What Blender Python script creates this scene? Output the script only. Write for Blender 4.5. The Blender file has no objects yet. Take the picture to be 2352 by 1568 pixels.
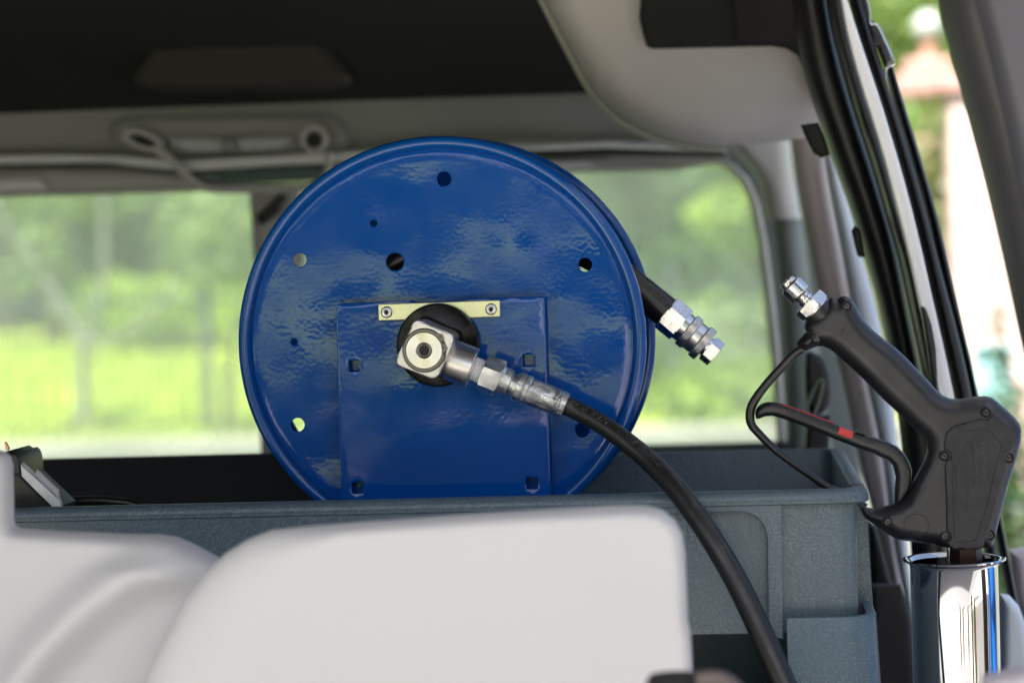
import bpy, bmesh, math, random
import numpy as np
from mathutils import Vector, Matrix, noise
from mathutils.geometry import delaunay_2d_cdt
random.seed(7); np.random.seed(7)
S = bpy.context.scene
C = S.collection
PI = math.pi

# ------------------------------------------------------------------ camera, sky, sun, exposure
FPX = 5553.0                                   # focal length in 2352-wide pixels (85 mm on 36 mm)
CAMZ = 1.30
Yc = Vector((.0868, .0357, .9956)).normalized()          # world +Y seen by the camera (right, up, forward)
Zc = Vector((-.032, 1.0, (.032*.0868-.0357)/.9956)).normalized()
Xc = Yc.cross(Zc); Xc = Xc if Xc.x > 0 else -Xc
cd = bpy.data.cameras.new('camera'); cam = bpy.data.objects.new('camera', cd); C.objects.link(cam)
right = Vector((Xc.x, Yc.x, Zc.x)); up = Vector((Xc.y, Yc.y, Zc.y)); fwd = Vector((Xc.z, Yc.z, Zc.z))
M = Matrix((right, up, -fwd)).transposed().to_4x4(); M.translation = Vector((0, 0, CAMZ))
cam.matrix_world = M
cd.lens = 85; cd.sensor_width = 36; cd.clip_start = .05; cd.clip_end = 600
cd.dof.use_dof = True; cd.dof.focus_distance = 2.33; cd.dof.aperture_fstop = 3.6
S.camera = cam

SUN_EL, SUN_AZ = math.radians(60), math.radians(200)     # azimuth clockwise from +Y: the sun stands behind the camera, high
w = bpy.data.worlds.new("World"); S.world = w; w.use_nodes = True
nt = w.node_tree; bg = nt.nodes['Background']
sky = nt.nodes.new('ShaderNodeTexSky'); sky.sky_type = 'NISHITA'; sky.sun_disc = False
sky.sun_elevation = SUN_EL; sky.sun_rotation = SUN_AZ; sky.air_density = .8; sky.dust_density = 5.0; sky.ozone_density = 1.0
nt.links.new(sky.outputs[0], bg.inputs[0]); bg.inputs[1].default_value = .10
sd = bpy.data.lights.new('sun', 'SUN'); sd.energy = 5.0; sd.angle = math.radians(.53); sd.color = (1, .95, .87)
sun = bpy.data.objects.new('sun', sd); C.objects.link(sun)
sv = Vector((math.sin(SUN_AZ)*math.cos(SUN_EL), math.cos(SUN_AZ)*math.cos(SUN_EL), math.sin(SUN_EL)))
sun.rotation_euler = sv.to_track_quat('Z', 'Y').to_euler(); sun.location = (0, -5, 12)
S.view_settings.view_transform = 'Standard'; S.view_settings.look = 'None'
S.view_settings.exposure = 2.0; S.view_settings.gamma = 1
S.render.engine = 'CYCLES'
S.cycles.use_denoising = True; S.cycles.max_bounces = 10; S.cycles.transparent_max_bounces = 24
S.cycles.sample_clamp_indirect = 6; S.cycles.caustics_reflective = False; S.cycles.caustics_refractive = False

# ------------------------------------------------------------------ helpers
def P(px, py, Y):
    """world point at depth Y that a point of the photo (2352 px wide) shows"""
    d = Vector(((px-1176)/FPX, (784-py)/FPX, 1))
    v = Vector((d.dot(Xc), d.dot(Yc), d.dot(Zc)))
    v = v*(Y/v.y)
    return Vector((v.x, Y, v.z+CAMZ))
def PG(px, py):
    """point on the ground"""
    d = Vector(((px-1176)/FPX, (784-py)/FPX, 1))
    v = Vector((d.dot(Xc), d.dot(Yc), d.dot(Zc)))
    v = v*(-CAMZ/v.z)
    return Vector((v.x, v.y, 0))
def m_(px, Y): return px*Y/FPX
def z5(x, y): return (1665.2+x*.29299, 602.9+y*.29299)
def z6(x, y): return (1665.2+x*.34099, 1033.6+y*.34099)
def z2(x, y): return (2009.8+x*.293, 861.3+y*.293)
def z1(x, y): return (1435.5+x*.18311, 574.2+y*.18311)
def z4(x, y): return (832.6+x*.21975, 660.3+y*.21975)
def zr(x, y): return (1780+x*.36615, y*.36615)
def zs(x, y): return (1665.2+x*.293, 287.1+y*.293)
def zb(x, y): return (1894.9+x*.3043, 1091+y*.3043)

def catmull(pts, n=6, closed=False):
    pts = [Vector(p) for p in pts]; out = []; N = len(pts)
    rng = range(N if closed else N-1)
    for i in rng:
        if closed: a, b, c, d = pts[(i-1) % N], pts[i], pts[(i+1) % N], pts[(i+2) % N]
        else: a, b, c, d = pts[max(i-1, 0)], pts[i], pts[i+1], pts[min(i+2, N-1)]
        for k in range(n):
            t = k/n
            out.append(.5*((2*b)+(c-a)*t+(2*a-5*b+4*c-d)*t*t+(3*b-3*c+d-a)*t*t*t))
    if not closed: out.append(pts[-1])
    return out

class MB:
    def __init__(s): s.v = []; s.f = []; s.ang = 24
    def add(s, vs, fs):
        o = len(s.v); s.v += [tuple(p) for p in vs]; s.f += [tuple(i+o for i in f) for f in fs]; return s
    def mesh(s, smooth=True, angle=None):
        angle = angle or s.ang
        me = bpy.data.meshes.new('m'); me.from_pydata(s.v, [], s.f); me.update()
        return finish(me, smooth, angle)
def finish(me, smooth=True, angle=35, normals=True):
    if normals:
        bm = bmesh.new(); bm.from_mesh(me); bmesh.ops.recalc_face_normals(bm, faces=bm.faces); bm.to_mesh(me); bm.free()
    if smooth:
        me.shade_smooth()
        me.set_sharp_from_angle(angle=math.radians(angle))
    return me

def root_loc(o):
    while o.parent: o = o.parent
    return Vector(o.location)
def part(name, me, m, parent=None, label=None):
    """link a mesh whose vertices are in world space as a part of parent (or a top-level mesh)"""
    if isinstance(me, MB): me = me.mesh()
    me.name = name
    me.materials.clear(); me.materials.append(m)
    o = bpy.data.objects.new(name, me); C.objects.link(o)
    if parent is not None:
        me.transform(Matrix.Translation(-root_loc(parent))); o.parent = parent
    else:
        co = np.array([v.co for v in me.vertices])
        b = Vector((float((co[:, 0].min()+co[:, 0].max())/2), float((co[:, 1].min()+co[:, 1].max())/2), float(co[:, 2].min())))
        me.transform(Matrix.Translation(-b)); o.location = b
    if label: o['label'] = label
    return o
def tag(o, label, cat, group=None):
    o['label'] = label; o['category'] = cat
    if group: o['group'] = group
    return o
def thing(name, label, cat, loc, group=None):
    o = bpy.data.objects.new(name, None); C.objects.link(o); o.location = loc; o.empty_display_size = .05
    return tag(o, label, cat, group)
def struct(o, kind='structure'): o['kind'] = kind; return o

def box(mb, x0, x1, y0, y1, z0, z1):
    v = [(x, y, z) for x in (x0, x1) for y in (y0, y1) for z in (z0, z1)]
    return mb.add(v, [(0, 1, 3, 2), (4, 6, 7, 5), (0, 4, 5, 1), (2, 3, 7, 6), (0, 2, 6, 4), (1, 5, 7, 3)])
def rbox(x0, x1, y0, y1, z0, z1, bev=.003, seg=3, mat4=None):
    bm = bmesh.new(); bmesh.ops.create_cube(bm, size=1)
    bmesh.ops.transform(bm, verts=bm.verts, matrix=Matrix.Translation(((x0+x1)/2, (y0+y1)/2, (z0+z1)/2)) @ Matrix.Diagonal((x1-x0, y1-y0, z1-z0, 1)))
    if bev: bmesh.ops.bevel(bm, geom=list(bm.edges), offset=bev, segments=seg, profile=.5, affect='EDGES')
    if mat4: bmesh.ops.transform(bm, verts=bm.verts, matrix=mat4)
    me = bpy.data.meshes.new('b'); bm.to_mesh(me); bm.free(); return finish(me, angle=40)
def frame_of(axis, ref=None):
    a = Vector(axis).normalized()
    r = Vector(ref) if ref is not None else (Vector((0, 0, 1)) if abs(a.z) < .9 else Vector((1, 0, 0)))
    u = (r-a*r.dot(a)).normalized(); return a, u, a.cross(u)
def lathe(mb, prof, org, axis, n=48, ref=None, hexr=False, rot=0, wob=None):
    """prof: list of (distance along axis, radius)"""
    a, u, v = frame_of(axis, ref); org = Vector(org); vs = []; fs = []
    for i, (s, r) in enumerate(prof):
        for k in range(n):
            t = 2*PI*k/n+rot
            rr = r*(wob(s, t) if wob else 1)
            vs.append(org+a*s+(u*math.cos(t)+v*math.sin(t))*rr)
    for i in range(len(prof)-1):
        for k in range(n):
            fs.append((i*n+k, i*n+(k+1) % n, (i+1)*n+(k+1) % n, (i+1)*n+k))
    if prof[0][1] > 1e-6: fs.append(tuple(reversed(range(n))))
    if prof[-1][1] > 1e-6: fs.append(tuple((len(prof)-1)*n+k for k in range(n)))
    return mb.add(vs, fs)
def hexa(mb, s0, s1, R, org, axis, ref=None, rot=0, ch=.0012):
    """hexagonal nut with chamfered ends"""
    w_ = lambda s, t: 1.0
    a, u, v = frame_of(axis, ref); org = Vector(org); n = 36; vs = []; fs = []
    ap = R*math.cos(PI/6)
    rows = [(s0, .93), (s0+ch*.5, .965), (s0+ch*1.3, 2), (s1-ch*1.3, 2), (s1-ch*.5, .965), (s1, .93)]
    for s, lim in rows:
        for k in range(n):
            t = 2*PI*k/n
            hr = ap/math.cos(((t+PI/6) % (PI/3))-PI/6) if True else R
            rr = min(hr, R*lim)
            vs.append(org+a*s+(u*math.cos(t+rot)+v*math.sin(t+rot))*rr)
    for i in range(len(rows)-1):
        for k in range(n): fs.append((i*n+k, i*n+(k+1) % n, (i+1)*n+(k+1) % n, (i+1)*n+k))
    fs.append(tuple(reversed(range(n)))); fs.append(tuple((len(rows)-1)*n+k for k in range(n)))
    return mb.add(vs, fs)
def tube(mb, pts, rad, n=16, smooth=6, closed=False, flat=1.0):
    if smooth: 
        if not isinstance(rad, (int, float)):
            q = catmull([(p[0], p[1], p[2]) for p in pts], smooth, closed)
            rr = [v.x for v in catmull([(r, 0, 0) for r in rad], smooth, closed)]
            pts, rad = q, rr
        else: pts = catmull(pts, smooth, closed)
    pts = [Vector(p) for p in pts]; mb.ang = 60
    N = len(pts); vs = []; fs = []; u = None
    for i, p in enumerate(pts):
        t = (pts[(i+1) % N]-pts[i-1]) if closed else (pts[min(i+1, N-1)]-pts[max(i-1, 0)])
        t.normalize()
        if u is None: _, u, _v = frame_of(t, (0, -1, 0))
        u = (u-t*u.dot(t)).normalized(); v = t.cross(u)
        r = rad if isinstance(rad, (int, float)) else rad[i]
        for k in range(n):
            a = 2*PI*k/n; vs.append(p+u*math.cos(a)*r*flat+v*math.sin(a)*r)
    M_ = N if closed else N-1
    for i in range(M_):
        for k in range(n): fs.append((i*n+k, i*n+(k+1) % n, ((i+1) % N)*n+(k+1) % n, ((i+1) % N)*n+k))
    if not closed: fs.append(tuple(reversed(range(n)))); fs.append(tuple((N-1)*n+k for k in range(n)))
    return mb.add(vs, fs)

def inside(px, py, poly):
    poly = np.asarray(poly); x1, y1 = poly[:, 0], poly[:, 1]; x2, y2 = np.roll(x1, -1), np.roll(y1, -1)
    px = px[:, None]; py = py[:, None]
    c = ((y1 > py) != (y2 > py)) & (px < (x2-x1)*(py-y1)/np.where(y2 == y1, 1e-12, y2-y1)+x1)
    return c.sum(1) % 2 == 1
def dist(px, py, poly):
    poly = np.asarray(poly); a = poly; b = np.roll(poly, -1, axis=0); d = b-a
    p = np.stack([px, py], 1)[:, None, :]
    t = np.clip(((p-a)*d).sum(2)/np.maximum((d*d).sum(1), 1e-18), 0, 1)
    return np.sqrt((((a+t[..., None]*d)-p)**2).sum(2)).min(1)
def sheet(outline, holes=(), step=.01, rings=(), front=None, back=None, weld=False, angle=35, extra=()):
    """solid between two height fields over a 2D outline (X, Z); front/back: functions (x, z, d) -> Y"""
    outline = [tuple(p) for p in outline]
    o = np.array(outline); loops = [o]+[np.array(h) for h in holes]
    pts = []; 
    x0, z0 = o.min(0); x1, z1 = o.max(0)
    gx = np.arange(x0, x1, step); gz = np.arange(z0, z1, step*.866)
    g = np.array([(x+(step/2 if j % 2 else 0), z) for j, z in enumerate(gz) for x in gx])
    if len(extra): g = np.vstack([g, np.array(extra)])
    for r in rings:
        for lp in loops:
            nx = np.roll(lp, -1, axis=0); pv = np.roll(lp, 1, axis=0); t = nx-pv; t /= np.maximum(np.linalg.norm(t, axis=1), 1e-9)[:, None]
            nrm = np.stack([-t[:, 1], t[:, 0]], 1)
            for s in (-1, 1): g = np.vstack([g, lp+nrm*r*s])
    ok = inside(g[:, 0], g[:, 1], o)
    for h in loops[1:]: ok &= ~inside(g[:, 0], g[:, 1], h)
    g = g[ok]
    d = np.min([dist(g[:, 0], g[:, 1], lp) for lp in loops], axis=0)
    lim = (min(rings)*.9 if rings else step*.45)
    g = g[d > lim]; d = d[d > lim]
    # thin out crowding
    key = {}; keep = []
    q = (min(rings)*.8 if rings else step*.5)
    for i, p in enumerate(g):
        k = (round(p[0]/q), round(p[1]/q))
        if k in key: continue
        key[k] = 1; keep.append(i)
    g = g[keep]
    V = [Vector(p) for lp in loops for p in lp]; E = []; off = 0
    for lp in loops:
        n = len(lp); E += [(off+i, off+(i+1) % n) for i in range(n)]; off += n
    V += [Vector(p) for p in g]
    sc = 10.0
    r = delaunay_2d_cdt([v*sc for v in V], E, [], 0, 1e-7)
    vv = np.array([(v.x/sc, v.y/sc) for v in r[0]]); F = np.array([tuple(f) for f in r[2]])
    c = vv[F].mean(1); ok = inside(c[:, 0], c[:, 1], o)
    for h in loops[1:]: ok &= ~inside(c[:, 0], c[:, 1], h)
    F = F[ok]
    dd = np.min([dist(vv[:, 0], vv[:, 1], lp) for lp in loops], axis=0)
    n = len(vv)
    verts = [(x, front(x, z, e), z) for (x, z), e in zip(vv, dd)]+[(x, back(x, z, e), z) for (x, z), e in zip(vv, dd)]
    faces = [tuple(f) for f in F.tolist()]+[(f[0]+n, f[2]+n, f[1]+n) for f in F.tolist()]
    ec = {}
    for f in F.tolist():
        for a, b in ((f[0], f[1]), (f[1], f[2]), (f[2], f[0])):
            k = (min(a, b), max(a, b)); ec[k] = ec.get(k, 0)+1
    if not weld: faces += [(a, b, b+n, a+n) for (a, b), cc in ec.items() if cc == 1]
    me = bpy.data.meshes.new('s'); me.from_pydata(verts, [], faces); me.update()
    bm = bmesh.new(); bm.from_mesh(me)
    if weld: bmesh.ops.remove_doubles(bm, verts=bm.verts, dist=1e-6)
    loose = [v for v in bm.verts if not v.link_faces]; bmesh.ops.delete(bm, geom=loose, context='VERTS')
    bmesh.ops.recalc_face_normals(bm, faces=bm.faces); bm.to_mesh(me); bm.free()
    return finish(me, angle=angle, normals=False)

def plate(outline, holes, yf, th, bev=.001, seg=3, angle=35, back=None):
    """extruded outline in the X-Z plane: front face at Y = yf, thickness th, rounded edges"""
    cu = bpy.data.curves.new('c', 'CURVE'); cu.dimensions = '2D'; cu.fill_mode = 'BOTH'
    K = 100.0
    for lp in [outline]+list(holes):
        sp = cu.splines.new('POLY'); sp.points.add(len(lp)-1); sp.use_cyclic_u = True
        for p, q in zip(sp.points, lp): p.co = (q[0]*K, q[1]*K, 0, 1)
    cu.bevel_depth = bev*K; cu.bevel_resolution = seg-1; cu.offset = -bev*K
    cu.extrude = max(th/2-bev, 1e-5)*K
    ob = bpy.data.objects.new('c', cu); C.objects.link(ob)
    dg = bpy.context.evaluated_depsgraph_get(); me = bpy.data.meshes.new_from_object(ob.evaluated_get(dg))
    bpy.data.objects.remove(ob); bpy.data.curves.remove(cu)
    me.transform(Matrix(((1/K, 0, 0, 0), (0, 0, -1/K, yf+th/2), (0, 1/K, 0, 0), (0, 0, 0, 1))))
    return finish(me, angle=angle)
def outl(pts, Y, sm=0):
    o = [P(x, y, Y) for x, y in pts]; o = [(p.x, p.z) for p in o]
    if sm: o = [(p.x, p.y) for p in catmull([(a, b, 0) for a, b in o], sm, True)]
    return o
def circ(cx, cz, r, n=32): return [(cx+r*math.cos(2*PI*i/n), cz+r*math.sin(2*PI*i/n)) for i in range(n)]
def rquad(pts, r, n=5):
    """round the corners of a polygon of (x, z)"""
    out = []; N = len(pts); r0 = r
    for i in range(N):
        a, b, c = Vector(pts[i-1]), Vector(pts[i]), Vector(pts[(i+1) % N])
        r = r0[i] if isinstance(r0, (list, tuple)) else r0
        p = b+(a-b).normalized()*r; q = b+(c-b).normalized()*r
        for k in range(n+1):
            t = k/n; out.append(tuple((1-t)**2*p+2*t*(1-t)*b+t*t*q))
    return out
def text_mesh(s, size, ext, bev=0, mat4=None, align='CENTER'):
    cu = bpy.data.curves.new('t', 'FONT'); cu.body = s; cu.size = size; cu.extrude = ext; cu.align_x = align; cu.align_y = 'CENTER'
    cu.bevel_depth = bev; cu.resolution_u = 3
    ob = bpy.data.objects.new('t', cu); C.objects.link(ob)
    dg = bpy.context.evaluated_depsgraph_get(); me = bpy.data.meshes.new_from_object(ob.evaluated_get(dg))
    bpy.data.objects.remove(ob); bpy.data.curves.remove(cu)
    if mat4: me.transform(mat4)
    return me

# ------------------------------------------------------------------ materials
def mat(name, col, rough=.5, metal=0, spec=.5, var=None, bump=None, bump2=None, coat=0, rvar=None, aniso=0, trans=0):
    """var: (scale, amount, other colour); bump: (scale, strength, distance, detail)"""
    m = bpy.data.materials.new(name); m.use_nodes = True; t = m.node_tree; b = t.nodes['Principled BSDF']
    b.inputs['Base Color'].default_value = (*col, 1); b.inputs['Roughness'].default_value = rough
    b.inputs['Metallic'].default_value = metal; b.inputs['Specular IOR Level'].default_value = spec
    b.inputs['Coat Weight'].default_value = coat; b.inputs['Coat Roughness'].default_value = .05
    b.inputs['Anisotropic'].default_value = aniso; b.inputs['Transmission Weight'].default_value = trans
    tc = t.nodes.new('ShaderNodeTexCoord')
    def nz(scale, detail=4, rough_=.55, dist=0):
        n = t.nodes.new('ShaderNodeTexNoise'); n.inputs['Scale'].default_value = scale; n.inputs['Detail'].default_value = detail
        n.inputs['Roughness'].default_value = rough_; n.inputs['Distortion'].default_value = dist
        t.links.new(tc.outputs['Object'], n.inputs['Vector']); return n
    if var:
        n = nz(var[0], 6); r = t.nodes.new('ShaderNodeMapRange')
        r.inputs[1].default_value = .35; r.inputs[2].default_value = .68; r.inputs[3].default_value = 0; r.inputs[4].default_value = var[1]
        t.links.new(n.outputs[0], r.inputs[0])
        mx = t.nodes.new('ShaderNodeMix'); mx.data_type = 'RGBA'; mx.inputs[6].default_value = (*col, 1); mx.inputs[7].default_value = (*var[2], 1)
        t.links.new(r.outputs[0], mx.inputs[0]); t.links.new(mx.outputs[2], b.inputs['Base Color'])
    if rvar:
        n = nz(rvar[0], 5); r = t.nodes.new('ShaderNodeMapRange'); r.inputs[1].default_value = .3; r.inputs[2].default_value = .7
        r.inputs[3].default_value = rvar[1]; r.inputs[4].default_value = rvar[2]
        t.links.new(n.outputs[0], r.inputs[0]); t.links.new(r.outputs[0], b.inputs['Roughness'])
    last = None
    for bp in (bump, bump2):
        if bp:
            n = nz(bp[0], bp[3] if len(bp) > 3 else 2); bn = t.nodes.new('ShaderNodeBump')
            bn.inputs['Strength'].default_value = bp[1]; bn.inputs['Distance'].default_value = bp[2]
            t.links.new(n.outputs[0], bn.inputs['Height'])
            if last: t.links.new(last.outputs[0], bn.inputs['Normal'])
            last = bn
    if last: t.links.new(last.outputs[0], b.inputs['Normal'])
    return m

M_blue = mat('blue_enamel', (.001, .068, .34), .05, 0, .5, var=(9, .3, (.002, .078, .34)), bump=(260, .045, .0006, 0), bump2=(40, .02, .0012, 0), rvar=(16, .03, .12))
M_blue_rim = mat('blue_enamel_rim', (.001, .070, .31), .13, 0, .5, bump=(200, .12, .0006, 2))
M_zinc = mat('yellow_zinc', (.60, .64, .38), .38, .75, .5, var=(60, .6, (.72, .70, .42)), bump=(500, .1, .0003))
M_alu = mat('aluminium', (.62, .62, .63), .38, .9, .5, bump=(300, .1, .0003))
M_steel = mat('machined_steel', (.68, .65, .62), .33, 1, .5, rvar=(40, .27, .42))
M_steel_face = mat('machined_face', (.55, .545, .50), .42, 1, .5, bump=(1500, .15, .0002), rvar=(50, .36, .5))
M_turned = mat('turned_disc', (.66, .655, .56), .22, 1, .5, aniso=.0)
M_galv = mat('galvanised', (.66, .69, .68), .40, .95, .5, var=(45, .5, (.42, .45, .44)), bump=(180, .35, .0008, 4), rvar=(70, .25, .5))
M_ferr = mat('crimped_ferrule', (.72, .74, .73), .38, .95, .5, var=(55, .8, (.30, .31, .31)), bump=(230, .5, .001, 5), rvar=(90, .2, .5))
M_chrome = mat('chrome', (.56, .56, .57), .06, 1, .5)
M_nickel = mat('nickel_plate', (.66, .65, .63), .24, 1, .5, rvar=(200, .20, .32))
M_knurl = mat('knurled_steel', (.66, .65, .63), .32, 1, .5)
M_black = mat('black_plastic', (.012, .012, .013), .42, 0, .5, bump=(600, .08, .0004))
M_gloss_black = mat('gloss_black', (.006, .006, .006), .22, 0, .5, bump=(60, .05, .001))
M_gun = mat('gun_plastic', (.011, .0115, .0135), .40, 0, .6, var=(25, .5, (.024, .024, .026)), bump=(900, .10, .0004, 3), rvar=(30, .32, .46))
M_gun_worn = mat('gun_plate_plastic', (.018, .019, .022), .5, 0, .45, var=(60, .8, (.042, .042, .045)), bump=(700, .22, .0005, 5), rvar=(50, .4, .62))
M_gunlet = mat('highlit_worn_lettering', (.07, .072, .075), .5)  # paler than the cover: worn edges plus highlight put into the colour
M_hole = mat('recess_black', (.003, .003, .003), .6)
M_rubber = mat('hose_rubber', (.016, .016, .016), .36, 0, .5, bump=(500, .2, .0006, 3), rvar=(50, .28, .45))
M_letter = mat('highlit_rubber_lettering', (.05, .05, .05), .22)  # lighter than the hose so the letters' edge highlight sits in the colour
M_sleeve = mat('sleeve_rubber', (.010, .009, .009), .27, 0, .5, rvar=(30, .22, .34))
M_red = mat('red_plastic', (.62, .022, .025), .4, 0, .5)
M_ptfe = mat('thread_tape', (.80, .80, .84), .45, 0, .4)
M_bronze = mat('dark_bronze', (.045, .022, .017), .38, .6, .5, bump=(300, .2, .0006))
M_screw = mat('black_screw', (.10, .095, .09), .3, .9, .5)
M_hub = mat('hub_dark', (.01, .012, .016), .5)
M_tank = mat('white_polyethylene', (.64, .64, .65), .38, 0, .4, var=(5, .5, (.61, .61, .62)), bump=(25, .08, .003, 2))
t = M_tank.node_tree; pb = t.nodes['Principled BSDF']; out = [n for n in t.nodes if n.type == 'OUTPUT_MATERIAL'][0]   # translucent moulded plastic
ts = t.nodes.new('ShaderNodeBsdfTranslucent'); ts.inputs[0].default_value = (.8, .78, .77, 1); mx = t.nodes.new('ShaderNodeMixShader'); mx.inputs[0].default_value = .28
t.links.new(pb.outputs[0], mx.inputs[1]); t.links.new(ts.outputs[0], mx.inputs[2]); t.links.new(mx.outputs[0], out.inputs[0])
M_headliner = mat('black_headliner', (.030, .031, .028), .95, 0, .1, bump=(400, .3, .001))
M_console = mat('dark_console', (.045, .044, .038), .8, 0, .2)
M_trim = mat('grey_trim', (.29, .30, .275), .6, 0, .3, bump=(500, .2, .0006))
M_trim_l = mat('light_grey_trim', (.52, .52, .50), .5, 0, .3, bump=(600, .15, .0005))
M_trim_w = mat('pale_trim', (.80, .81, .80), .4, 0, .4)
M_trim_p = mat('warm_grey_trim', (.62, .55, .54), .6, 0, .3, bump=(600, .1, .0004))
M_trim_g = mat('green_grey_trim', (.20, .23, .22), .6, 0, .3)
M_side = mat('side_panel', (.58, .555, .54), .62, 0, .3, bump=(700, .25, .0006, 3))
M_seal = mat('door_seal', (.012, .012, .014), .42, 0, .5, bump=(200, .05, .0006))
M_seal_m = mat('door_frame_black', (.018, .018, .021), .35, 0, .5)
M_paint = mat('white_body_paint', (.86, .87, .90), .22, 0, .5, coat=.3)
M_bluew = mat('pale_blue_painted_edge', (.62, .68, .74), .35, 0, .5)
M_pillar = mat('grey_door_pillar', (.045, .044, .047), .5, 0, .4)
M_pillar2 = mat('blue_grey_door_pillar', (.075, .075, .09), .5, 0, .4)
M_dash = mat('dark_brown_trim', (.030, .027, .027), .6, 0, .3)
M_label = mat('white_label', (.85, .88, .88), .5, 0, .4, var=(80, .5, (.5, .5, .5)))
M_copper = mat('copper', (.60, .33, .22), .35, .8)
M_teal = mat('teal', (.12, .30, .31), .4)
M_floor = mat('van_floor', (.20, .20, .20), .7)
# crate plastic: flow lines and pale flecks moulded into it
def crate_mat(name, col, flow=.75, curl=1.6):
    m = mat(name, col, .38, 0, .5); t = m.node_tree; b = t.nodes['Principled BSDF']
    tc = [n for n in t.nodes if n.type == 'TEX_COORD'][0]
    n0 = t.nodes.new('ShaderNodeTexNoise'); n0.inputs['Scale'].default_value = 9; n0.inputs['Detail'].default_value = 1
    t.links.new(tc.outputs['Object'], n0.inputs['Vector'])
    sep = t.nodes.new('ShaderNodeMath'); sep.operation = 'MULTIPLY'; sep.inputs[1].default_value = curl
    t.links.new(n0.outputs[0], sep.inputs[0])
    rot = t.nodes.new('ShaderNodeVectorRotate'); rot.inputs['Axis'].default_value = (0, 1, 0)
    t.links.new(tc.outputs['Object'], rot.inputs['Vector']); t.links.new(sep.outputs[0], rot.inputs['Angle'])
    mp = t.nodes.new('ShaderNodeMapping'); mp.inputs['Scale'].default_value = (210, 500, 950)
    t.links.new(rot.outputs[0], mp.inputs[0])
    n1 = t.nodes.new('ShaderNodeTexNoise'); n1.inputs['Scale'].default_value = 1; n1.inputs['Detail'].default_value = 3; n1.inputs['Roughness'].default_value = .6
    t.links.new(mp.outputs[0], n1.inputs['Vector'])
    r1 = t.nodes.new('ShaderNodeMapRange'); r1.inputs[1].default_value = .47; r1.inputs[2].default_value = .72; r1.inputs[4].default_value = flow
    t.links.new(n1.outputs[0], r1.inputs[0])
    n2 = t.nodes.new('ShaderNodeTexNoise'); n2.inputs['Scale'].default_value = 900; n2.inputs['Detail'].default_value = 1
    t.links.new(tc.outputs['Object'], n2.inputs['Vector'])
    r2 = t.nodes.new('ShaderNodeMapRange'); r2.inputs[1].default_value = .60; r2.inputs[2].default_value = .70; r2.inputs[4].default_value = .8
    t.links.new(n2.outputs[0], r2.inputs[0])
    mx = t.nodes.new('ShaderNodeMath'); mx.operation = 'MAXIMUM'; t.links.new(r1.outputs[0], mx.inputs[0]); t.links.new(r2.outputs[0], mx.inputs[1])
    c = t.nodes.new('ShaderNodeMix'); c.data_type = 'RGBA'; c.inputs[6].default_value = (*col, 1); c.inputs[7].default_value = (col[0]*3.3, col[1]*2.6, col[2]*2.3, 1)
    t.links.new(mx.outputs[0], c.inputs[0]); t.links.new(c.outputs[2], b.inputs['Base Color'])
    bn = t.nodes.new('ShaderNodeBump'); bn.inputs['Strength'].default_value = .15*flow; bn.inputs['Distance'].default_value = .0006
    t.links.new(n1.outputs[0], bn.inputs['Height']); t.links.new(bn.outputs[0], b.inputs['Normal'])
    return m
M_crate = crate_mat('blue_grey_crate', (.066, .106, .132))
M_crate2 = crate_mat('blue_grey_lower_crate', (.072, .120, .156), .28, .5)
def glass_mat(name, tint, dust):
    m = bpy.data.materials.new(name); m.use_nodes = True; t = m.node_tree; t.nodes.remove(t.nodes['Principled BSDF'])
    out = [n for n in t.nodes if n.type == 'OUTPUT_MATERIAL'][0]
    tr = t.nodes.new('ShaderNodeBsdfTransparent'); tr.inputs[0].default_value = (*tint, 1)
    gl = t.nodes.new('ShaderNodeBsdfGlossy'); gl.inputs['Roughness'].default_value = .02
    fr = t.nodes.new('ShaderNodeFresnel'); fr.inputs[0].default_value = 1.3
    ts = t.nodes.new('ShaderNodeBsdfTranslucent'); ts.inputs[0].default_value = (.88, .92, .74, 1)
    m1 = t.nodes.new('ShaderNodeMixShader'); m1.inputs[0].default_value = dust
    tcg = t.nodes.new('ShaderNodeTexCoord'); ng = t.nodes.new('ShaderNodeTexNoise'); ng.inputs['Scale'].default_value = 5; ng.inputs['Detail'].default_value = 5
    rg = t.nodes.new('ShaderNodeMapRange'); rg.inputs[1].default_value = .3; rg.inputs[2].default_value = .7; rg.inputs[3].default_value = dust*.55; rg.inputs[4].default_value = dust*1.25
    t.links.new(tcg.outputs['Object'], ng.inputs['Vector']); t.links.new(ng.outputs[0], rg.inputs[0]); t.links.new(rg.outputs[0], m1.inputs[0])
    m2 = t.nodes.new('ShaderNodeMixShader')
    t.links.new(tr.outputs[0], m1.inputs[1]); t.links.new(ts.outputs[0], m1.inputs[2])
    t.links.new(fr.outputs[0], m2.inputs[0]); t.links.new(m1.outputs[0], m2.inputs[1]); t.links.new(gl.outputs[0], m2.inputs[2])
    t.links.new(m2.outputs[0], out.inputs[0]); return m
M_glass = glass_mat('dusty_window_glass', (.95, .99, .93), .30)

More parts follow.
